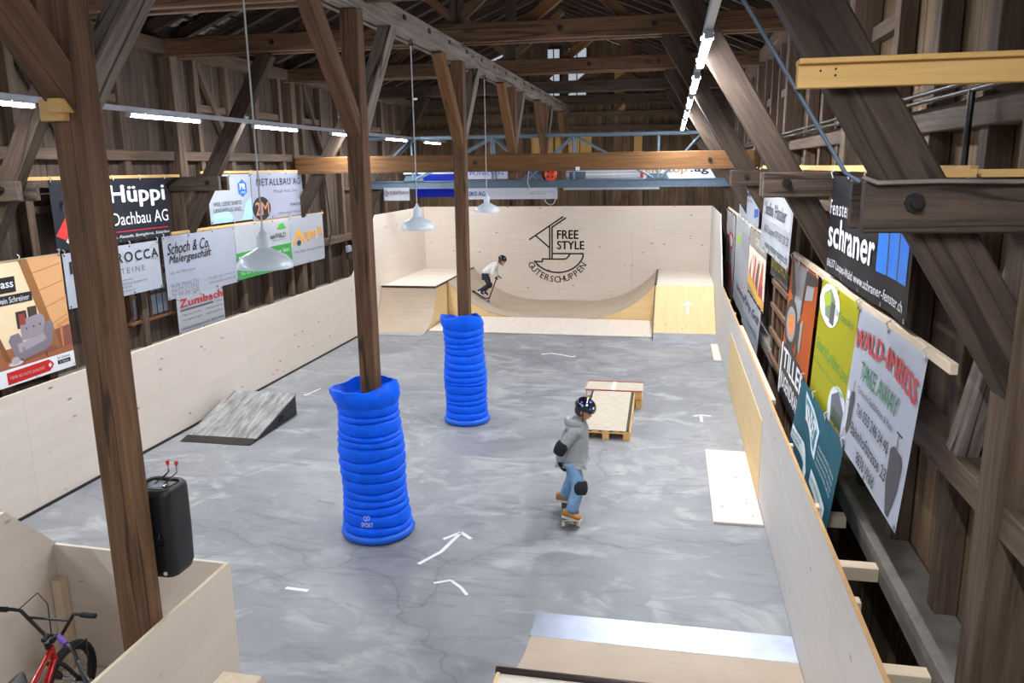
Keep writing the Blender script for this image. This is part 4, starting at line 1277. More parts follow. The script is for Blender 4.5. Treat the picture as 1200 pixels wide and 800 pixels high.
# --- banners at the back, hung on the truss and gable
def BB(xa, xb, y, zt, zb, label, bg, **k): return Banner('B', y, xa, xb, zt, zb, label, bg, group='banners on the steel truss', gro=False, wave=.003, **k)
b = BB(-5.25, -2.79, TY-.152, 3.50, 3.22, 'narrow white banner with blue letters hanging below the steel truss', (226, 230, 242))
b.text('SKS AG', .075, .3, .25, .68, (36, 60, 160), .02); b.text('Strassenbau und Tiefbau', .72, .3, .97, .38, GY); b.text('8636 Wald ZH', .72, .48, .88, .58, (70, 72, 100))
b = BB(-5.3, -4.05, TY+.152, 4.0, 3.72, 'small white banner with blue outline letters above the truss chord', (226, 230, 242))
b.text('PUNKTEN', .16, .35, .86, .66, (70, 84, 170))
b = BB(-6.6, -5.35, TY+.152, 3.86, 3.27, 'bright blue banner behind the steel truss chord', (12, 50, 178))
b = BB(-7.35, -6.65, TY-.152, 3.53, 3.2, 'small white banner with a grey wheel, left of the blue banner', (206, 208, 214))
b.text('w.traberfactory', .12, .2, .98, .62, (70, 70, 76), .01); b.ell(.08, .45, .08, .25, (120, 122, 128))
b = BB(-6.9, -5.2, TY+.152, 4.02, 3.86, 'long white board above the blue banner', (214, 220, 230))
b = BB(-2.6, 1.1, TY+.152, 4.08, 3.69, 'long white banner with orange and black letters behind the truss', (228, 232, 240))
b.text('velostop', .48, .20, .80, .78, (206, 158, 84), .03); b.text('.ag', .82, .26, .94, .78, (50, 46, 44), .03)
b = BB(-2.68, -.3, TY+.152, 3.50, 3.43, 'thin white strip just below the steel chord', (220, 226, 236))
o = E('ski_rack', (-2.2, TY, 3.69), 'grey and red bundle of poles lying on the truss chord', 'poles')
for k, (z, c) in enumerate(((3.74, 'rail'), (3.80, 'shoe_white'), (3.86, 'rail'))):
    boxo('pole', -2.6, -.75, TY-.05, TY, z-.02, z+.02, M[c], o, 'x', .008)
boxo('end_cap', -.75, -.69, TY-.08, TY+.03, 3.70, 3.90, M['orange_helmet'], o, 'x', .005)
boxo('wrap', -2.5, -2.1, TY-.08, TY+.03, 3.70, 3.88, M['truss_chord'], o, 'x', .01)
o = E('lifebuoy_reel', (-2.95, TY-.2, 3.7), 'orange plastic reel hanging on the truss', 'reel')
lathe('disc', [(0, -.05), (.13, -.05), (.16, -.02), (.16, .02), (.13, .05), (0, .05)], M['orange_helmet'], o, 20, (0, 0, .12)).rotation_euler = (PI/2, 0, 0)
for a in range(4):
    lathe('hole_rim', [(0, 0), (.022, 0), (.022, .012), (0, .012)], M['black'], o, 8, (.08*math.cos(a*PI/2+.7), -.05, .12+.08*math.sin(a*PI/2+.7))).rotation_euler = (PI/2, 0, 0)

# ================================================================= PLYWOOD BOX WITH BICYCLES
pb = E('plywood_box', (-3.7, 4.0, 0), 'open pale plywood enclosure around the bicycles at the lower left', 'enclosure')
def up_panel(nm, axis, fixed, a0, a1, zf): return wallpanel(nm, pb, axis, fixed, a0, a1, zf)
up_panel('side_wall', 'y', -3.0, 1.6, 4.59, [(1.6, 1.3), (4.59, 1.3)])
up_panel('front_wall', 'x', 4.576, -4.4, -3.015, [(-4.4, 1.33), (-3.015, 1.3)])
up_panel('side_wall', 'y', -4.413, 1.6, 4.59, [(1.6, 1.75), (4.2, 1.75), (4.59, 1.33)])
boxo('top_edge', -3.0135, -2.9865, 1.6, 4.59, 1.3, 1.303, M['fresh_pale'], pb, 'y', 0)
boxo('corner_post', -4.395, -4.32, 4.48, 4.56, .36, 1.08, M['fresh_pale'], pb, 'z', .004)
boxo('floor_panel', -4.39, -3.02, 1.6, 4.55, .32, .35, M['ply'], pb, 'x', .002)
o = boxo('timber_stub', -2.62, -2.36, 3.62, 3.84, 0, 1.0, M['fresh_pale'], None, 'z', .006)
tag(o, 'light wooden stub end at the bottom edge beside the plywood box', 'timber')

def bmx(name, label, loc, rz, frame_m, grip_m, bar_m, steer=0.0):
    e = E(name, loc, label, 'bicycle', rz=rz)
    hd0, hd1 = Vector((.36, 0, .47)), Vector((.33, 0, .585))
    ax = Vector((.48, 0, .25)); rx = Vector((-.46, 0, .25)); bbk = Vector((-.10, 0, .29)); st = Vector((-.20, 0, .52))
    def tb(nm, segs, m, par=e, seg=8):
        bm = bmesh.new()
        for pts, r in segs: bm_tube(bm, pts, r, seg)
        return obj(nm, bm, m, par, True)
    tb('frame', [([hd0, hd1], .024), ([hd1-Vector((0,0,.02)), st], .019), ([hd0+Vector((0,0,.01)), bbk], .021), ([st+Vector((-.012,0,.03)), bbk], .017),
                 ([bbk+Vector((0,.03,0)), rx+Vector((0,.055,0))], .011), ([bbk+Vector((0,-.03,0)), rx+Vector((0,-.055,0))], .011),
                 ([st+Vector((0,.02,0)), rx+Vector((0,.055,0))], .010), ([st+Vector((0,-.02,0)), rx+Vector((0,-.055,0))], .010)], frame_m)
    Rz = Matrix.Translation(hd0) @ Matrix.Rotation(steer, 4, 'Z') @ Matrix.Translation(-hd0)
    T = lambda p: Rz @ Vector(p)
    tb('fork', [([T((.365, 0, .45)), T((.37, .06, .43)), T((.48, .062, .25))], .014), ([T((.365, 0, .45)), T((.37, -.06, .43)), T((.48, -.062, .25))], .014)], M['black'])
    tb('stem', [([T((.33, 0, .58)), T((.32, 0, .63))], .022), ([T((.325, -.03, .63)), T((.375, -.03, .64))], .018), ([T((.325, .03, .63)), T((.375, .03, .64))], .018)], M['black'])
    bar = []
    for s_ in (-1, 1):
        bar.append(([T((.38, 0, .64)), T((.38, s_*.06, .64)), T((.36, s_*.19, .82)), T((.345, s_*.24, .835)), T((.325, s_*.36, .84))], .012))
    bar.append(([T((.365, -.155, .77)), T((.365, .155, .77))], .009))
    tb('handlebar', bar, bar_m)
    for s_ in (-1, 1):
        g = tb('grip', [([T((.337, s_*.265, .8365)), T((.324, s_*.375, .842))], [.018, .017])], grip_m[0 if s_ < 0 else 1])
    tb('brake_cable', [([T((.36, .2, .83)), T((.42, .1, .92)), T((.40, .02, .86)), T((.37, 0, .66))], .004)], M['black'], e, 5)
    tb('seat_post', [([st, st+Vector((-.03, 0, .12))], .013)], M['black'])
    bm = bmesh.new(); bmesh.ops.create_uvsphere(bm, u_segments=16, v_segments=8, radius=1)
    for v in bm.verts:
        w_ = .075 if v.co.x < 0 else .075-.045*v.co.x
        v.co = Vector((v.co.x*.125-.22, v.co.y*w_, v.co.z*.026+.665+.03*max(0, v.co.x)))
    obj('saddle', bm, M['black'], e, True)
    for nm, c, tf in (('front_wheel', ax, Rz), ('rear_wheel', rx, Matrix.Identity(4))):
        def ring(nm2, R, r, m, par, seg=12, flat=1.0):
            bm = bmesh.new()
            vs = []
            for k in range(40):
                a = 2*PI*k/40
                vs.append([bm.verts.new(tf @ (c+Vector(((R+r*math.cos(2*PI*j/seg))*math.cos(a), r*flat*math.sin(2*PI*j/seg), (R+r*math.cos(2*PI*j/seg))*math.sin(a))))) for j in range(seg)])
            for k in range(40):
                for j in range(seg):
                    bm.faces.new((vs[k][j], vs[k][(j+1) % seg], vs[(k+1) % 40][(j+1) % seg], vs[(k+1) % 40][j]))
            return obj(nm2, bm, m, par, True)
        tire = ring(nm, .222, .028, M['black_matt'], e)
        ring('rim', .195, .013, M['black'], tire, 8, 1.2)
        bm = bmesh.new(); bm_tube(bm, [tf @ (c+Vector((0, -.05, 0))), tf @ (c+Vector((0, .05, 0)))], .022, 10)
        obj('hub', bm, M['chrome'], tire, True)
        bm = bmesh.new()
        for k in range(24):
            a = 2*PI*k/24
            bm_tube(bm, [tf @ (c+Vector((.02*math.cos(a+.9), .03*(-1)**k, .02*math.sin(a+.9)))), tf @ (c+Vector((.19*math.cos(a), 0, .19*math.sin(a))))], .0015, 4, False)
        so = obj('spokes', bm, M['chrome'], tire); so['kind'] = 'stuff'
        for s_ in (-1, 1):
            bm = bmesh.new(); bm_tube(bm, [tf @ (c+Vector((0, s_*.05, 0))), tf @ (c+Vector((0, s_*.12, 0)))], .018, 10)
            obj('axle_peg', bm, M['black'], tire, True)
    tb('crank', [([bbk+Vector((0,.05,0)), bbk+Vector((.15,.06,-.06))], .011), ([bbk+Vector((0,-.05,0)), bbk+Vector((-.15,-.06,.06))], .011)], M['black'])
    for s_, q in ((1, Vector((.15, .11, -.06))), (-1, Vector((-.15, -.11, .06)))):
        bm = bmesh.new(); p = bbk+q; bm_box(bm, p.x-.045, p.x+.045, p.y-.045, p.y+.045, p.z-.012, p.z+.012); obj('pedal', bm, M['black'], e)
    bm = bmesh.new(); bm_lathe(bm, [(0, -.004), (.06, -.004), (.06, .004), (0, .004)], 20)
    o = obj('sprocket', bm, M['steel_dark'], e); o.location = bbk+Vector((0, -.045, 0)); o.rotation_euler = (PI/2, 0, 0)
    return e
bmx('bmx_bicycle', 'red framed bicycle with black handlebar in the plywood box', (-3.80, 3.62, .37), PI/2+.40, M['redmet'], (M['black_matt'], M['black_matt']), M['black'], -.34)
bmx('bmx_bicycle', 'black bicycle with a purple grip beside the red bicycle', (-3.52, 3.21, .37), .92, M['black'], (M['black_matt'], M['purple']), M['black'], 0)

# ---------------------------------------------------------------- loudspeaker on the post
sp = E('loudspeaker', (-3.095, 4.08, 1.5), 'black loudspeaker strapped to the nearest post above the plywood box', 'speaker')
def rbox(nm, x0, x1, y0, y1, z0, z1, r, mat, par, seg=4):
    bm = bmesh.new(); bm_box(bm, x0, x1, y0, y1, z0, z1)
    bmesh.ops.bevel(bm, geom=bm.edges[:], offset=r, segments=seg, affect='EDGES')
    o = obj(nm, bm, mat, par, True); return o
# cabinet: rounded column with a dished top
cab = bmesh.new()
def rring(hx, hy, r, z, n=6):
    pts_ = []
    for (sx, sy, a0) in ((1, 1, 0), (-1, 1, PI/2), (-1, -1, PI), (1, -1, 1.5*PI)):
        for j in range(n+1):
            a_ = a0+PI/2*j/n
            pts_.append(cab.verts.new((sx*(hx-r)+r*math.cos(a_), sy*(hy-r)+r*math.sin(a_), z)))
    return pts_
rows = [rring(hx, hy, r, z) for hx, hy, r, z in ((.09, .08, .05, 0), (.12, .11, .06, .02), (.132, .125, .06, .06), (.136, .13, .06, .3), (.136, .13, .06, .55), (.132, .125, .06, .585), (.12, .11, .055, .60), (.105, .095, .05, .595), (.10, .09, .045, .565))]
for a_, b2_ in zip(rows, rows[1:]):
    n_ = len(a_)
    for j in range(n_): cab.faces.new((a_[j], a_[(j+1) % n_], b2_[(j+1) % n_], b2_[j]))
cab.faces.new(rows[0][::-1]); cab.faces.new(rows[-1])
obj('cabinet', cab, M['black'], sp, True)
rbox('top_panel', -.09, .09, -.07, .07, .573, .59, .006, M['steel_dark'], sp, 2)
scr = rbox('display', -.03, .04, -.045, .02, .588, .594, .002, M['glass'], sp, 1)
for s_ in (-1, 1):
    lathe('top_knob', [(0, 0), (.016, 0), (.014, .018), (0, .018)], M['chrome'], sp, 10, (s_*.065, -.035, .588))
    o = tube('clamp_rod', [(s_*.03+.0, 0, .59), (s_*.03+.05, .08, .645), (s_*.03+.05, .08, .70)], .007, M['chrome'], sp, 6)
    lathe('clamp_knob', [(0, 0), (.011, 0), (.012, .026), (0, .03)], M['orange_helmet'], o, 8, (s_*.03+.05, .08, .695))
bm = bmesh.new()
tri = [(-.032, .27), (.032, .27), (0, .335)]
for a, b_ in zip(tri, tri[1:]+tri[:1]): bm_tube(bm, [(a[0]*.7+.065, -.131, a[1]), (b_[0]*.7+.065, -.131, b_[1])], .004, 5)
bm_tube(bm, [(.045, -.131, .25), (.085, -.131, .25)], .004, 5)
obj('emblem', bm, M['helmet'], sp)
lathe('badge', [(0, 0), (.013, 0), (.013, .006), (0, .006)], M['shoe_white'], sp, 12, (.07, -.126, .055)).rotation_euler = (PI/2, 0, 0)

# ---------------------------------------------------------------- right side odds and ends
yb_ = E('lumber_beam', (1.0, 3.62, 4.33), 'fresh yellow lumber beam nailed across the nearest strut at the upper right', 'beam')
boxo('plank', .51, 2.0, 3.66, 3.72, 4.312, 4.408, M['fresh'], yb_, 'x', .003)
boxo('top_board', .51, 2.0, 3.63, 3.74, 4.408, 4.430, M['fresh'], yb_, 'x', .003)
for xx, zz in ((.60, 4.38), (.66, 4.36), (.66, 4.385)):
    lathe('nail_hole', [(0, 0), (.005, 0), (.005, .003), (0, .003)], M['roof_dark'], None, 6, (0, 0, 0)).name = 'nail_hole'
    o = COL.objects[-1]; o.parent = yb_; o.matrix_parent_inverse = yb_.matrix_world.inverted(); o.location = (xx, 3.657, zz); o.rotation_euler = (PI/2, 0, 0)
for (x0, x1, z0, lb) in ((.97, 1.31, 3.93, 'short yellow board lying on the nearest wall bracket'), (1.33, 1.72, 3.93, 'second short yellow board on the nearest wall bracket at the picture edge')):
    o = boxo('board', x0, x1, 3.84, 3.98, z0, z0+.035, M['fresh'], None, 'x', .003); tag(o, lb, 'board')
# conduit along the nearest strut
cd = tube('conduit_pipe', [(-.12, 3.73, 5.45), (.27, 3.72, 4.70), (.74, 3.72, 3.96), (.80, 3.70, 3.92)], .009, M['truss_chord'], None, 8)
tag(cd, 'thin grey blue conduit running down the edge of the nearest strut', 'pipe')
cb = tube('cable', [(.80, 3.66, 3.94), (.86, 3.65, 3.915), (1.1, 3.65, 3.92), (1.4, 3.65, 3.915), (1.72, 3.65, 3.92)], .01, M['dust'], None, 6)
tag(cb, 'dusty grey cable lying along the nearest wall bracket', 'cable')
for k, z in enumerate((4.40, 4.355)):
    o = tube('conduit_pipe', [(1.485, 3.9, z), (1.485, 12, z), (1.485, 23, z)], .014, M['steel_dark'], None, 8)
    tag(o, ['upper', 'lower'][k]+' dark conduit along the right wall girt', 'pipe')
o = tube('conduit_pipe', [(1.485, 4.55, 4.36), (1.483, 4.55, 4.2), (1.483, 4.55, 3.5)], .018, M['steel_dark'], None, 8)
tag(o, 'vertical dark pipe dropping from the right wall girt near the picture edge', 'pipe')
# crate lattice on the far right wall
lt = E('lattice_frame', (1.5, 10.4, 1.2), 'brown wooden lattice frame leaning behind the right barrier', 'frame')
for y in (9.9, 10.35, 10.8, 11.2): boxo('upright', 1.44, 1.48, y-.03, y+.03, 1.3, 2.46, M['timber'], lt, 'z', .003)
for z in (1.4, 1.75, 2.1, 2.42): boxo('rail', 1.40, 1.44, 9.8, 11.3, z-.03, z+.03, M['timber'], lt, 'y', .003)
# cable on left far wall, junction box
o = tube('cable', [(-7.77, 17.1, 3.9), (-7.77, 17.2, 3.2), (-7.77, 17.3, 2.6), (-7.77, 16.95, 2.1), (-7.77, 17.0, 1.4)], .015, M['black'], None, 6)
tag(o, 'black cable hanging down the left wall past the orange eye banner', 'cable')
o = rbox('junction_box', -7.88, -7.80, 18.3, 18.5, 2.0, 2.16, .01, M['rail'], None, 2); tag(o, 'small grey junction box on the left wall near the back', 'box')

# ================================================================= PEOPLE
def skin(nodes, edges, sub=2, root=None):
    names = list(nodes)
    idx = {n: i for i, n in enumerate(names)}
    me = bpy.data.meshes.new('sk')
    me.from_pydata([nodes[n][0] for n in names], [(idx[a], idx[b_]) for a, b_ in edges], [])
    o = bpy.data.objects.new('sk', me); COL.objects.link(o)
    md = o.modifiers.new('s', 'SKIN'); md.use_smooth_shade = True; md.branch_smoothing = .6
    for i, n in enumerate(names):
        r = nodes[n][1]
        sv = me.skin_vertices[0].data[i]
        sv.radius = r if isinstance(r, tuple) else (r, r)
        sv.use_root = (n == (root or names[0]))
    sb = o.modifiers.new('ss', 'SUBSURF'); sb.levels = sub; sb.render_levels = sub
    dg = bpy.context.evaluated_depsgraph_get()
    m2 = bpy.data.meshes.new_from_object(o.evaluated_get(dg))
    bpy.data.objects.remove(o); bpy.data.meshes.remove(me)
    bm = bmesh.new(); bm.from_mesh(m2); bpy.data.meshes.remove(m2)
    return bm

def put_mesh(nm, bm, mat, e, smooth=True):
    o = obj(nm, bm, mat, e, smooth); o.matrix_parent_inverse = e.matrix_world.inverted(); return o

def sub(o, part):
    o.parent = part; o.matrix_parent_inverse = Matrix.Identity(4); return o

def head_mat(c, yaw, pitch):
    """local frame: +X face direction"""
    return Matrix.Translation(c) @ Matrix.Rotation(yaw, 4, 'Z') @ Matrix.Rotation(pitch, 4, 'Y')

def add_head(bm, T, k):
    h = bmesh.new()
    bmesh.ops.create_uvsphere(h, u_segments=28, v_segments=20, radius=1)
    for v in h.verts:
        x, y, z = v.co
        fx, fy, fz = .092, .072, .112
        if z < 0: fy *= 1-.28*(-z)**1.5; fx *= 1-.10*(-z)
        p = Vector((x*fx, y*fy, z*fz))
        if x > .2:
            nz = math.exp(-((y/.14)**2))*math.exp(-(((z+.12)/.16)**2))
            p.x += .020*nz
            br = math.exp(-((abs(y)-.35)/.2)**2)*math.exp(-((z-.08)/.12)**2)
            p.x -= .008*br
            lip = math.exp(-((y/.25)**2))*math.exp(-(((z+.48)/.1)**2)); p.x += .006*lip
            chn = math.exp(-((y/.25)**2))*math.exp(-(((z+.82)/.15)**2)); p.x += .010*chn
        if abs(y) > .8:
            ear = math.exp(-((x+.05)/.16)**2)*math.exp(-((z+.02)/.22)**2); p.y += .014*ear*(1 if y > 0 else -1)
        v.co = T @ (p*k)
    tmp = bpy.data.meshes.new('h'); h.to_mesh(tmp); h.free(); bm.from_mesh(tmp); bpy.data.meshes.remove(tmp)

def face_parts(e, T, k, hair_col):
    for s_ in (-1, 1):
        b2 = bmesh.new(); bmesh.ops.create_uvsphere(b2, u_segments=10, v_segments=8, radius=.011*k)
        for v in b2.verts: v.co = T @ (Vector((v.co.x*.6, v.co.y*1.3, v.co.z))+Vector((.079, s_*.03, .008))*k)
        put_mesh('eye', b2, M['black_print'], e)
    b2 = bmesh.new(); bmesh.ops.create_uvsphere(b2, u_segments=10, v_segments=6, radius=.01*k)
    for v in b2.verts: v.co = T @ (Vector((v.co.x*.5, v.co.y*2.2, v.co.z*.45))+Vector((.089, 0, -.055))*k)
    put_mesh('mouth', b2, P(168, 92, 84), e)
    b2 = bmesh.new(); bmesh.ops.create_uvsphere(b2, u_segments=20, v_segments=14, radius=1)
    for v in list(b2.verts):
        v.co = Vector((v.co.x*.097-.012, v.co.y*.078, v.co.z*.108+.006))
    bmesh.ops.delete(b2, geom=[v for v in b2.verts if v.co.x > .035 and v.co.z < .05 or v.co.z < -.07], context='VERTS')
    for v in b2.verts: v.co = T @ (v.co*k)
    put_mesh('hair', b2, hair_col, e)

def helmet(e, T, k, sticker=False):
    b2 = bmesh.new(); bmesh.ops.create_uvsphere(b2, u_segments=28, v_segments=18, radius=1)
    bmesh.ops.delete(b2, geom=[v for v in b2.verts if v.co.z < -.22], context='VERTS')
    for v in b2.verts: v.co = Vector((v.co.x*.122-.004, v.co.y*.104, v.co.z*.105+.052))
    bmesh.ops.solidify(b2, geom=b2.faces[:], thickness=.012)
    for v in b2.verts: v.co = T @ (v.co*k)
    hm = put_mesh('helmet', b2, M['helmet'], e)
    for s_ in (-1, 1):
        pts = [T @ (Vector(p)*k) for p in ((.01, s_*.092, .03), (.03, s_*.079, -.03), (.05, s_*.05, -.095), (.052, 0, -.112))]
        b2 = bmesh.new(); bm_tube(b2, pts, .006*k, 5); sub(put_mesh('chin_strap', b2, M['black_matt'], e), hm)
    if sticker:
        rnd = random.Random(3)
        for q, col in ((( .6, -.75, .35), (60, 90, 220)), ((.2, -.8, .55), (230, 232, 240)), ((-.3, -.75, .5), (120, 90, 220)), ((.3, -.4, .85), (70, 120, 230)), ((.75, -.45, .45), (230, 230, 240)), ((-.1, -.85, .3), (90, 190, 220))):
            n = Vector(q).normalized(); c = Vector((n.x*.123-.004, n.y*.105, n.z*.106+.052))
            s1 = n.orthogonal().normalized(); s2 = n.cross(s1)
            b2 = bmesh.new(); r = .014
            b2.faces.new([b2.verts.new(T @ ((c+n*.003+r*(math.cos(2*PI*j/7)*s1+math.sin(2*PI*j/7)*s2))*k)) for j in range(7)])
            sub(put_mesh('sticker', b2, P(*col), e, False), hm)

def hand(e, wrist, dirv, palmn, mat, k=1.0, curl=.5, nm='glove', flip=1):
    """palm + four fingers + thumb, curled toward palm normal"""
    d = Vector(dirv).normalized(); n = Vector(palmn); n = (n-d*n.dot(d)).normalized(); s_ = d.cross(n)*flip
    w_ = Vector(wrist)
    nodes = {'w': (w_, .022*k), 'p0': (w_+d*.03*k, (.028*k, .02*k)), 'p1': (w_+d*.06*k, (.034*k, .02*k))}
    ed = [('w', 'p0'), ('p0', 'p1')]
    bm = skin(nodes, ed, 1)
    for j, (o_, L) in enumerate(((-.027, .058), (-.009, .066), (.009, .062), (.026, .05))):
        base = w_+d*.062*k+s_*o_*k
        p = [base]
        dd = d.copy()
        for q in range(3):
            ang_ = curl*(q+.6)*.9
            dd = (d*math.cos(ang_)+n*math.sin(ang_)).normalized()
            p.append(p[-1]+dd*L*k/3*[1.15, 1, .85][q])
        bm_tube(bm, p, [.0092*k, .0088*k, .008*k, .006*k], 7)
    th = w_+d*.022*k-s_*.03*k
    bm_tube(bm, [w_+d*.015*k-s_*.012*k, th, th+(d*.6-s_*.6+n*.5).normalized()*.026*k, th+(d*.6-s_*.6+n*.5).normalized()*.026*k+(d+n*.7).normalized()*.022*k], [.012*k, .011*k, .0095*k, .007*k], 7)
    return put_mesh(nm, bm, mat, e)

def shoe(e, heel, toe, upm, mat, k=1.0, nm='shoe'):
    heel, toe = Vector(heel), Vector(toe); d = (toe-heel).normalized(); u = Vector(upm); u = (u-d*u.dot(d)).normalized(); s_ = d.cross(u)
    L = (toe-heel).length
    def section(t, w_, h, base=0.0):
        c = heel+d*L*t
        return [c+s_*w_*math.cos(a)+u*(base+h*.5+h*.5*math.sin(a)) for a in [2*PI*j/12 for j in range(12)]]
    bm = bmesh.new(); rows = []
    for t, w_, h in ((-.03, .018, .04), (0, .03, .085), (.15, .036, .10), (.35, .036, .10), (.5, .04, .075), (.75, .045, .06), (.92, .036, .05), (1.0, .016, .03)):
        rows.append([bm.verts.new(p) for p in section(t, w_*k, h*k, .015*k)])
    for a, b_ in zip(rows, rows[1:]):
        for j in range(12): bm.faces.new((a[j], a[(j+1) % 12], b_[(j+1) % 12], b_[j]))
    bm.faces.new(rows[0][::-1]); bm.faces.new(rows[-1])
    bmesh.ops.recalc_face_normals(bm, faces=bm.faces[:])
    sh = put_mesh(nm, bm, mat, e)
    bm = bmesh.new(); rows = []
    for t, w_ in ((-.05, .02), (0, .034), (.3, .038), (.55, .044), (.8, .048), (.95, .036), (1.03, .015)):
        c = heel+d*L*t
        rows.append([bm.verts.new(c+s_*sx*w_*k+u*z*k) for sx, z in ((-1, 0), (1, 0), (1, .022), (-1, .022))])
    for a, b_ in zip(rows, rows[1:]):
        for j in range(4): bm.faces.new((a[j], a[(j+1) % 4], b_[(j+1) % 4], b_[j]))
    bm.faces.new(rows[0][::-1]); bm.faces.new(rows[-1])
    bmesh.ops.recalc_face_normals(bm, faces=bm.faces[:])
    sub(put_mesh('sole', bm, M['shoe_white'], e), sh)
    return sh

def pad_(e, c, d, r, L, mat, nm):
    c, d = Vector(c), Vector(d).normalized()
    bm = bmesh.new(); bm_tube(bm, [c-d*L/2, c-d*L*.3, c, c+d*L*.3, c+d*L/2], [r*.9, r*1.06, r*1.12, r*1.06, r*.9], 14)
    return put_mesh(nm, bm, mat, e)

# ---- skater in the middle, standing on a skateboard
K = E('person', (-1.03, 8.42, 0), 'child in grey hoodie, light jeans and dark helmet riding a skateboard', 'person')
DZ = .02
def V(x, y, z): return Vector((x, y, z+DZ))
hips = V(-1.02, 8.43, .70); waist = V(-1.015, 8.43, .84); chest = V(-.985, 8.42, 1.02); neckb = V(-.945, 8.42, 1.15); neck = V(-.925, 8.42, 1.20); headc = V(-.89, 8.405, 1.31)
shR, shL = V(-.985, 8.29, 1.085), V(-.955, 8.55, 1.085)
elR, haR = V(-1.115, 8.235, .915), V(-1.145, 8.27, .735)
elL, haL = V(-1.00, 8.65, .90), V(-.93, 8.62, .76)
hR, hL = V(-1.01, 8.35, .66), V(-1.03, 8.51, .66)
knR, anR = V(-.925, 8.275, .445), V(-1.01, 8.22, .19)
knL, anL = V(-1.03, 8.60, .43), V(-1.14, 8.66, .19)
body = skin({'hips': (hips, (.095, .11)), 'waist': (waist, (.09, .10)), 'chest': (chest, (.10, .12)), 'nb': (neckb, (.05, .06)), 'neck': (neck, .042), 'head': (headc-Vector((0,0,.05)), .05),
    'shR': (shR, .05), 'elR': (elR, .036), 'haR': (haR, .026), 'shL': (shL, .05), 'elL': (elL, .036), 'haL': (haL, .026),
    'hR': (hR, .07), 'knR': (knR, .052), 'anR': (anR, .036), 'hL': (hL, .07), 'knL': (knL, .052), 'anL': (anL, .036)},
    [('hips', 'waist'), ('waist', 'chest'), ('chest', 'nb'), ('nb', 'neck'), ('neck', 'head'), ('nb', 'shR'), ('shR', 'elR'), ('elR', 'haR'), ('nb', 'shL'), ('shL', 'elL'), ('elL', 'haL'),
     ('hips', 'hR'), ('hR', 'knR'), ('knR', 'anR'), ('hips', 'hL'), ('hL', 'knL'), ('knL', 'anL')], 2, 'hips')
TH = head_mat(headc, math.radians(-14), math.radians(24))
add_head(body, TH, 1.0)
put_mesh('body', body, M['skin'], K)
face_parts(K, TH, 1.0, P(60, 42, 30)); helmet(K, TH, 1.04, True)
hood = skin({'a0': (hips+Vector((0,0,-.06)), (.148, .16)), 'a': (hips+Vector((0,0,-.0)), (.16, .172)), 'b': (waist, (.165, .18)), 'c': (chest, (.16, .18)), 'd': (neckb+Vector((-.012, 0, .0)), (.10, .115)), 'e': (neck+Vector((-.01, 0, .015)), (.082, .085)), 'f': (neck+Vector((-.005, 0, .05)), (.078, .08)),
    'shR': (shR, .078), 'mR': ((shR+elR)/2+Vector((-.01, 0, 0)), .072), 'elR': (elR, .066), 'fR': ((elR+haR)/2, .06), 'haR': (haR+Vector((.0, 0, .0)), .052), 'shL': (shL, .078), 'mL': ((shL+elL)/2, .07), 'elL': (elL, .066), 'haL': (haL+Vector((0, 0, .0)), .052)},
    [('a0', 'a'), ('a', 'b'), ('b', 'c'), ('c', 'd'), ('d', 'e'), ('e', 'f'), ('d', 'shR'), ('shR', 'mR'), ('mR', 'elR'), ('elR', 'fR'), ('fR', 'haR'), ('d', 'shL'), ('shL', 'mL'), ('mL', 'elL'), ('elL', 'haL')], 2, 'b')
ho = put_mesh('hoodie', hood, M['grey_cloth'], K)
b2 = bmesh.new()
ringp = []
for j in range(17):
    a = math.radians(50+260*j/16)
    ringp.append(neckb+Vector((.095*math.cos(a)-.02, .10*math.sin(a), .03+.0*math.cos(a)-.012*abs(math.sin(a)))))
bm_tube(b2, ringp, [.02]+[.034+.022*math.sin(PI*j/16) for j in range(1, 16)]+[.02], 10); sub(put_mesh('hood', b2, M['grey_cloth'], K), ho)
jean = skin({'w': (hips+Vector((0,0,.03)), (.105, .12)), 'hR': (hR, .098), 'tR': ((hR+knR)/2, .092), 'kR': (knR, .08), 'cR': ((knR+anR)/2, .078), 'aR': (anR+Vector((0, 0, -.05)), .074),
    'hL': (hL, .098), 'tL': ((hL+knL)/2, .092), 'kL': (knL, .08), 'cL': ((knL+anL)/2, .078), 'aL': (anL+Vector((0, 0, -.05)), .074)},
    [('w', 'hR'), ('hR', 'tR'), ('tR', 'kR'), ('kR', 'cR'), ('cR', 'aR'), ('w', 'hL'), ('hL', 'tL'), ('tL', 'kL'), ('kL', 'cL'), ('cL', 'aL')], 2, 'w')
put_mesh('jeans', jean, M['denim'], K)
pad_(K, knR+Vector((.012, -.005, 0)), anR-hR, .079, .15, M['black_matt'], 'knee_pad'); pad_(K, knL+Vector((.012, 0, 0)), anL-hL, .079, .15, M['black_matt'], 'knee_pad')
pad_(K, elR+Vector((-.01, 0, .0)), haR-shR, .068, .15, M['black_matt'], 'elbow_pad'); pad_(K, elL, haL-shL, .068, .15, M['black_matt'], 'elbow_pad')
hand(K, haR+Vector((0, 0, .01)), (.2, .15, -1), (.8, .5, .1), M['black_matt'], 1.3, .7)
hand(K, haL+Vector((0, 0, .01)), (.35, -.1, -1), (.3, -.9, .1), M['black_matt'], 1.3, .6, 'glove', -1)
shoe(K, V(-1.10, 8.25, .085), V(-.89, 8.17, .085), (0, 0, 1), M['tan']); shoe(K, V(-1.24, 8.68, .085), V(-1.03, 8.66, .085), (0, 0, 1), M['tan'])
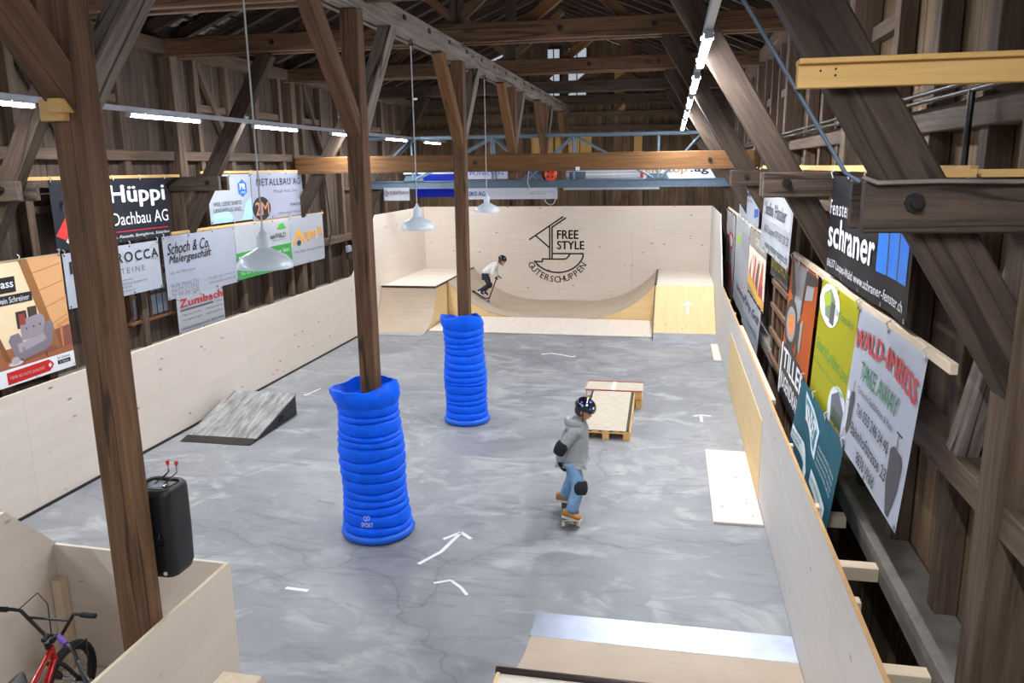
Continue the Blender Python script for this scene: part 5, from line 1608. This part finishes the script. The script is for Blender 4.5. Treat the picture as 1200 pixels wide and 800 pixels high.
# skateboard
sk = E('skateboard', (-1.04, 8.47, 0), 'skateboard with dark grip tape under the child in the grey hoodie', 'skateboard')
sk.matrix_world = Matrix.Translation((-1.045, 8.45, 0)) @ Matrix.Rotation(math.radians(9), 4, 'Z')
b2 = bmesh.new(); rows = []
N_ = 22
for j in range(N_+1):
    t = j/N_*2-1; yy = .40*t
    hw = .10*math.sqrt(max(0.02, 1-max(0, (abs(t)-.72)/.285)**2)); zz = .088+max(0, abs(t)-.66)*.19
    rows.append([b2.verts.new((-hw, yy, zz)), b2.verts.new((hw, yy, zz)), b2.verts.new((hw, yy, zz+.012)), b2.verts.new((-hw, yy, zz+.012))])
for a, b_ in zip(rows, rows[1:]):
    for j in range(4): b2.faces.new((a[j], a[(j+1) % 4], b_[(j+1) % 4], b_[j]))
b2.faces.new(rows[0][::-1]); b2.faces.new(rows[-1]); bmesh.ops.recalc_face_normals(b2, faces=b2.faces[:])
dk = obj('deck', b2, M['ply_yellow'], sk)
b2 = bmesh.new(); rows2 = []
for j in range(N_+1):
    t = j/N_*2-1; yy = .398*t
    hw = .099*math.sqrt(max(0.02, 1-max(0, (abs(t)-.72)/.285)**2)); zz = .1012+max(0, abs(t)-.66)*.19
    rows2.append([b2.verts.new((-hw, yy, zz)), b2.verts.new((hw, yy, zz))])
for a, b_ in zip(rows2, rows2[1:]): b2.faces.new((a[0], a[1], b_[1], b_[0]))
obj('grip_tape', b2, M['teal_deck'], sk)
for yy in (-.22, .22):
    b2 = bmesh.new(); bm_tube(b2, [(-.075, yy, .032), (.075, yy, .032)], .008, 8); bm_box(b2, -.03, .03, yy-.035, yy+.035, .04, .089)
    tk = obj('truck', b2, M['chrome'], sk)
    for s_ in (-1, 1):
        o = lathe('wheel', [(0, -.017), (.02, -.017), (.027, -.012), (.027, .012), (.02, .017), (0, .017)], M['shoe_white'], tk, 16, (s_*.085, yy, .028)); o.rotation_euler = (0, PI/2, 0)

# ---- scooter rider on the half pipe
YS = 21.4
def G(px_, py_, dy=0.0): return Vector((-4.89+(px_-577)/42.2, YS+dy, .305+(355-py_)/42.2))
S2 = E('person', (-5.2, YS, .35), 'child in white sweater and dark trousers leaning over a scooter on the half pipe', 'person')
hp, wa, ch, nk = G(569.5, 322.5), G(573.5, 318), G(579, 313), G(583.5, 310)
hc = G(589.8, 306.5)
sR, sL = G(581, 312.5, -.13), G(581.5, 312, .13)
eR, eL = G(579, 321.5, -.19), G(583, 321, .19)
gR, gL = G(582.6, 325.2, -.10), G(584.6, 325.0, .12)
jR, jL = G(570, 324.5, -.08), G(570, 324.5, .08)
kR, kL = G(574.5, 334.5, -.09), G(573.5, 335.5, .07)
aR, aL = G(562.3, 342.2, -.03), G(566.5, 343.0, .05)
body = skin({'h': (hp, (.09, .105)), 'w': (wa, (.085, .1)), 'c': (ch, (.09, .11)), 'n': (nk, .045), 'hd': ((nk+hc)/2, .045), 'sR': (sR, .045), 'eR': (eR, .034), 'gR': (gR, .024), 'sL': (sL, .045), 'eL': (eL, .034), 'gL': (gL, .024),
   'jR': (jR, .065), 'kR': (kR, .05), 'aR': (aR, .034), 'jL': (jL, .065), 'kL': (kL, .05), 'aL': (aL, .034)},
   [('h', 'w'), ('w', 'c'), ('c', 'n'), ('n', 'hd'), ('n', 'sR'), ('sR', 'eR'), ('eR', 'gR'), ('n', 'sL'), ('sL', 'eL'), ('eL', 'gL'), ('h', 'jR'), ('jR', 'kR'), ('kR', 'aR'), ('h', 'jL'), ('jL', 'kL'), ('kL', 'aL')], 2, 'h')
TH = head_mat(hc, math.radians(-12), math.radians(20))
add_head(body, TH, 1.0); put_mesh('body', body, M['skin'], S2)
face_parts(S2, TH, 1.0, P(60, 42, 30)); helmet(S2, TH, 1.08)
sw = skin({'a': (hp+Vector((.0, 0, .01)), (.12, .135)), 'b': (wa, (.125, .145)), 'c': (ch, (.12, .145)), 'd': (nk, (.07, .08)), 'e': (nk.lerp(hc, .42), (.062, .066)), 'sR': (sR, .065), 'mR': ((sR+eR)/2, .06), 'eR': (eR, .055), 'gR': (gR, .038), 'sL': (sL, .065), 'mL': ((sL+eL)/2, .06), 'eL': (eL, .055), 'gL': (gL, .038)},
   [('a', 'b'), ('b', 'c'), ('c', 'd'), ('d', 'e'), ('d', 'sR'), ('sR', 'mR'), ('mR', 'eR'), ('eR', 'gR'), ('d', 'sL'), ('sL', 'mL'), ('mL', 'eL'), ('eL', 'gL')], 2, 'b')
put_mesh('sweater', sw, M['white_cloth'], S2)
tr_ = skin({'w': (hp, (.1, .115)), 'jR': (jR, .09), 'kR': (kR, .07), 'cR': ((kR+aR)/2, .062), 'aR': (aR, .05), 'jL': (jL, .09), 'kL': (kL, .07), 'cL': ((kL+aL)/2, .062), 'aL': (aL, .05)},
   [('w', 'jR'), ('jR', 'kR'), ('kR', 'cR'), ('cR', 'aR'), ('w', 'jL'), ('jL', 'kL'), ('kL', 'cL'), ('cL', 'aL')], 2, 'w')
put_mesh('trousers', tr_, M['navy'], S2)
pad_(S2, kR, aR-jR, .076, .14, M['black_matt'], 'knee_pad'); pad_(S2, kL, aL-jL, .076, .14, M['black_matt'], 'knee_pad')
hand(S2, gR, (.5, .1, -.8), (.9, .1, .3), M['black_matt'], 1.0, 1.0); hand(S2, gL, (.5, .1, -.8), (.9, .1, .3), M['black_matt'], 1.0, 1.0, 'glove', -1)
dirS = (G(570.5, 353.2)-G(556.5, 344.5)).normalized(); nrmS = Vector((-dirS.z, 0, dirS.x))
nrmS = nrmS if nrmS.z > 0 else -nrmS
r0 = G(554.5, 344.3); f0 = G(572, 355.4)
d0 = G(557.5, 343.6); d1 = G(569, 351.4)
shoe(S2, aR-dirS*.05-nrmS*.065, aR+dirS*.15-nrmS*.065, nrmS, M['navy'], 1.0); shoe(S2, aL-dirS*.04-nrmS*.06, aL+dirS*.16-nrmS*.06, nrmS, M['navy'], 1.0)
for a_ in (aR, aL): pad_(S2, a_+Vector((.01, 0, -.02)), (.2, 0, -1), .04, .05, M['shoe_white'], 'sock')
sc_ = E('kick_scooter', (-5.2, YS, .3), 'black stunt scooter with a blue front wheel under the child in white', 'scooter')
wm = f0.lerp(r0, .5)
bt = G(583.6, 325.2)
b2 = bmesh.new()
b2v = []
for t, hw in ((0, .045), (.2, .055), (.8, .055), (1.0, .03)):
    c = (aR+aL)/2*0 + r0.lerp(f0, .12+.68*t)+nrmS*.02
    b2v.append([b2.verts.new(c+Vector((0, s_*hw, 0))+nrmS*z) for s_, z in ((-1, 0), (1, 0), (1, .02), (-1, .02))])
for a, b_ in zip(b2v, b2v[1:]):
    for j in range(4): b2.faces.new((a[j], a[(j+1) % 4], b_[(j+1) % 4], b_[j]))
b2.faces.new(b2v[0][::-1]); b2.faces.new(b2v[-1]); bmesh.ops.recalc_face_normals(b2, faces=b2.faces[:])
put_mesh('deck', b2, M['black'], sc_, False)
b2 = bmesh.new(); bm_tube(b2, [f0.lerp(bt, .12), f0.lerp(bt, .3), bt], .017, 8); put_mesh('steering_tube', b2, M['black'], sc_)
b2 = bmesh.new()
for s_ in (-1, 1): bm_tube(b2, [f0+Vector((0, s_*.022, 0)), f0.lerp(bt, .13)+Vector((0, s_*.02, 0)), f0.lerp(bt, .15)], .009, 6)
put_mesh('fork', b2, M['black'], sc_)
b2 = bmesh.new(); bm_tube(b2, [r0.lerp(f0, .78)+nrmS*.03, f0.lerp(bt, .16)], .018, 8); put_mesh('neck', b2, M['black'], sc_)
b2 = bmesh.new(); bm_tube(b2, [bt+Vector((0, -.24, 0)), bt+Vector((0, .24, 0))], .014, 8); hb = put_mesh('handlebar', b2, M['black'], sc_)
for s_ in (-1, 1):
    b2 = bmesh.new(); bm_tube(b2, [bt+Vector((0, s_*.13, 0)), bt+Vector((0, s_*.25, 0))], .018, 8); sub(put_mesh('grip', b2, M['black_matt'], sc_), hb)
for nm, c, m in (('front_wheel', f0, M['cyan']), ('rear_wheel', r0, M['black'])):
    o = lathe(nm, [(0, -.012), (.04, -.012), (.055, -.008), (.055, .008), (.04, .012), (0, .012)], m, sc_, 20); o.matrix_parent_inverse = sc_.matrix_world.inverted(); o.location = c; o.rotation_euler = (PI/2, 0, 0)

# ---------------------------------------------------------------- rope hanging at the truss
rp = tube('rope', [(-3.52, TY-.23, 4.28), (-3.5, TY-.23, 3.9), (-3.53, TY-.23, 3.62), (-3.48, TY-.23, 3.52), (-3.54, TY-.23, 3.46)], .012, M['cord'], None, 6)
tag(rp, 'short pale rope with a knot hanging from the steel truss', 'rope')
rp = tube('rope', [(-3.14, TY-.175, 3.26), (-3.06, TY-.175, 3.12), (-2.96, TY-.175, 3.07), (-2.87, TY-.175, 3.12), (-2.81, TY-.175, 3.28), (-2.80, TY-.165, 3.52)], .01, M['cord'], None, 6)
tag(rp, 'pale rope loop hanging below the white banner with blue letters', 'rope')
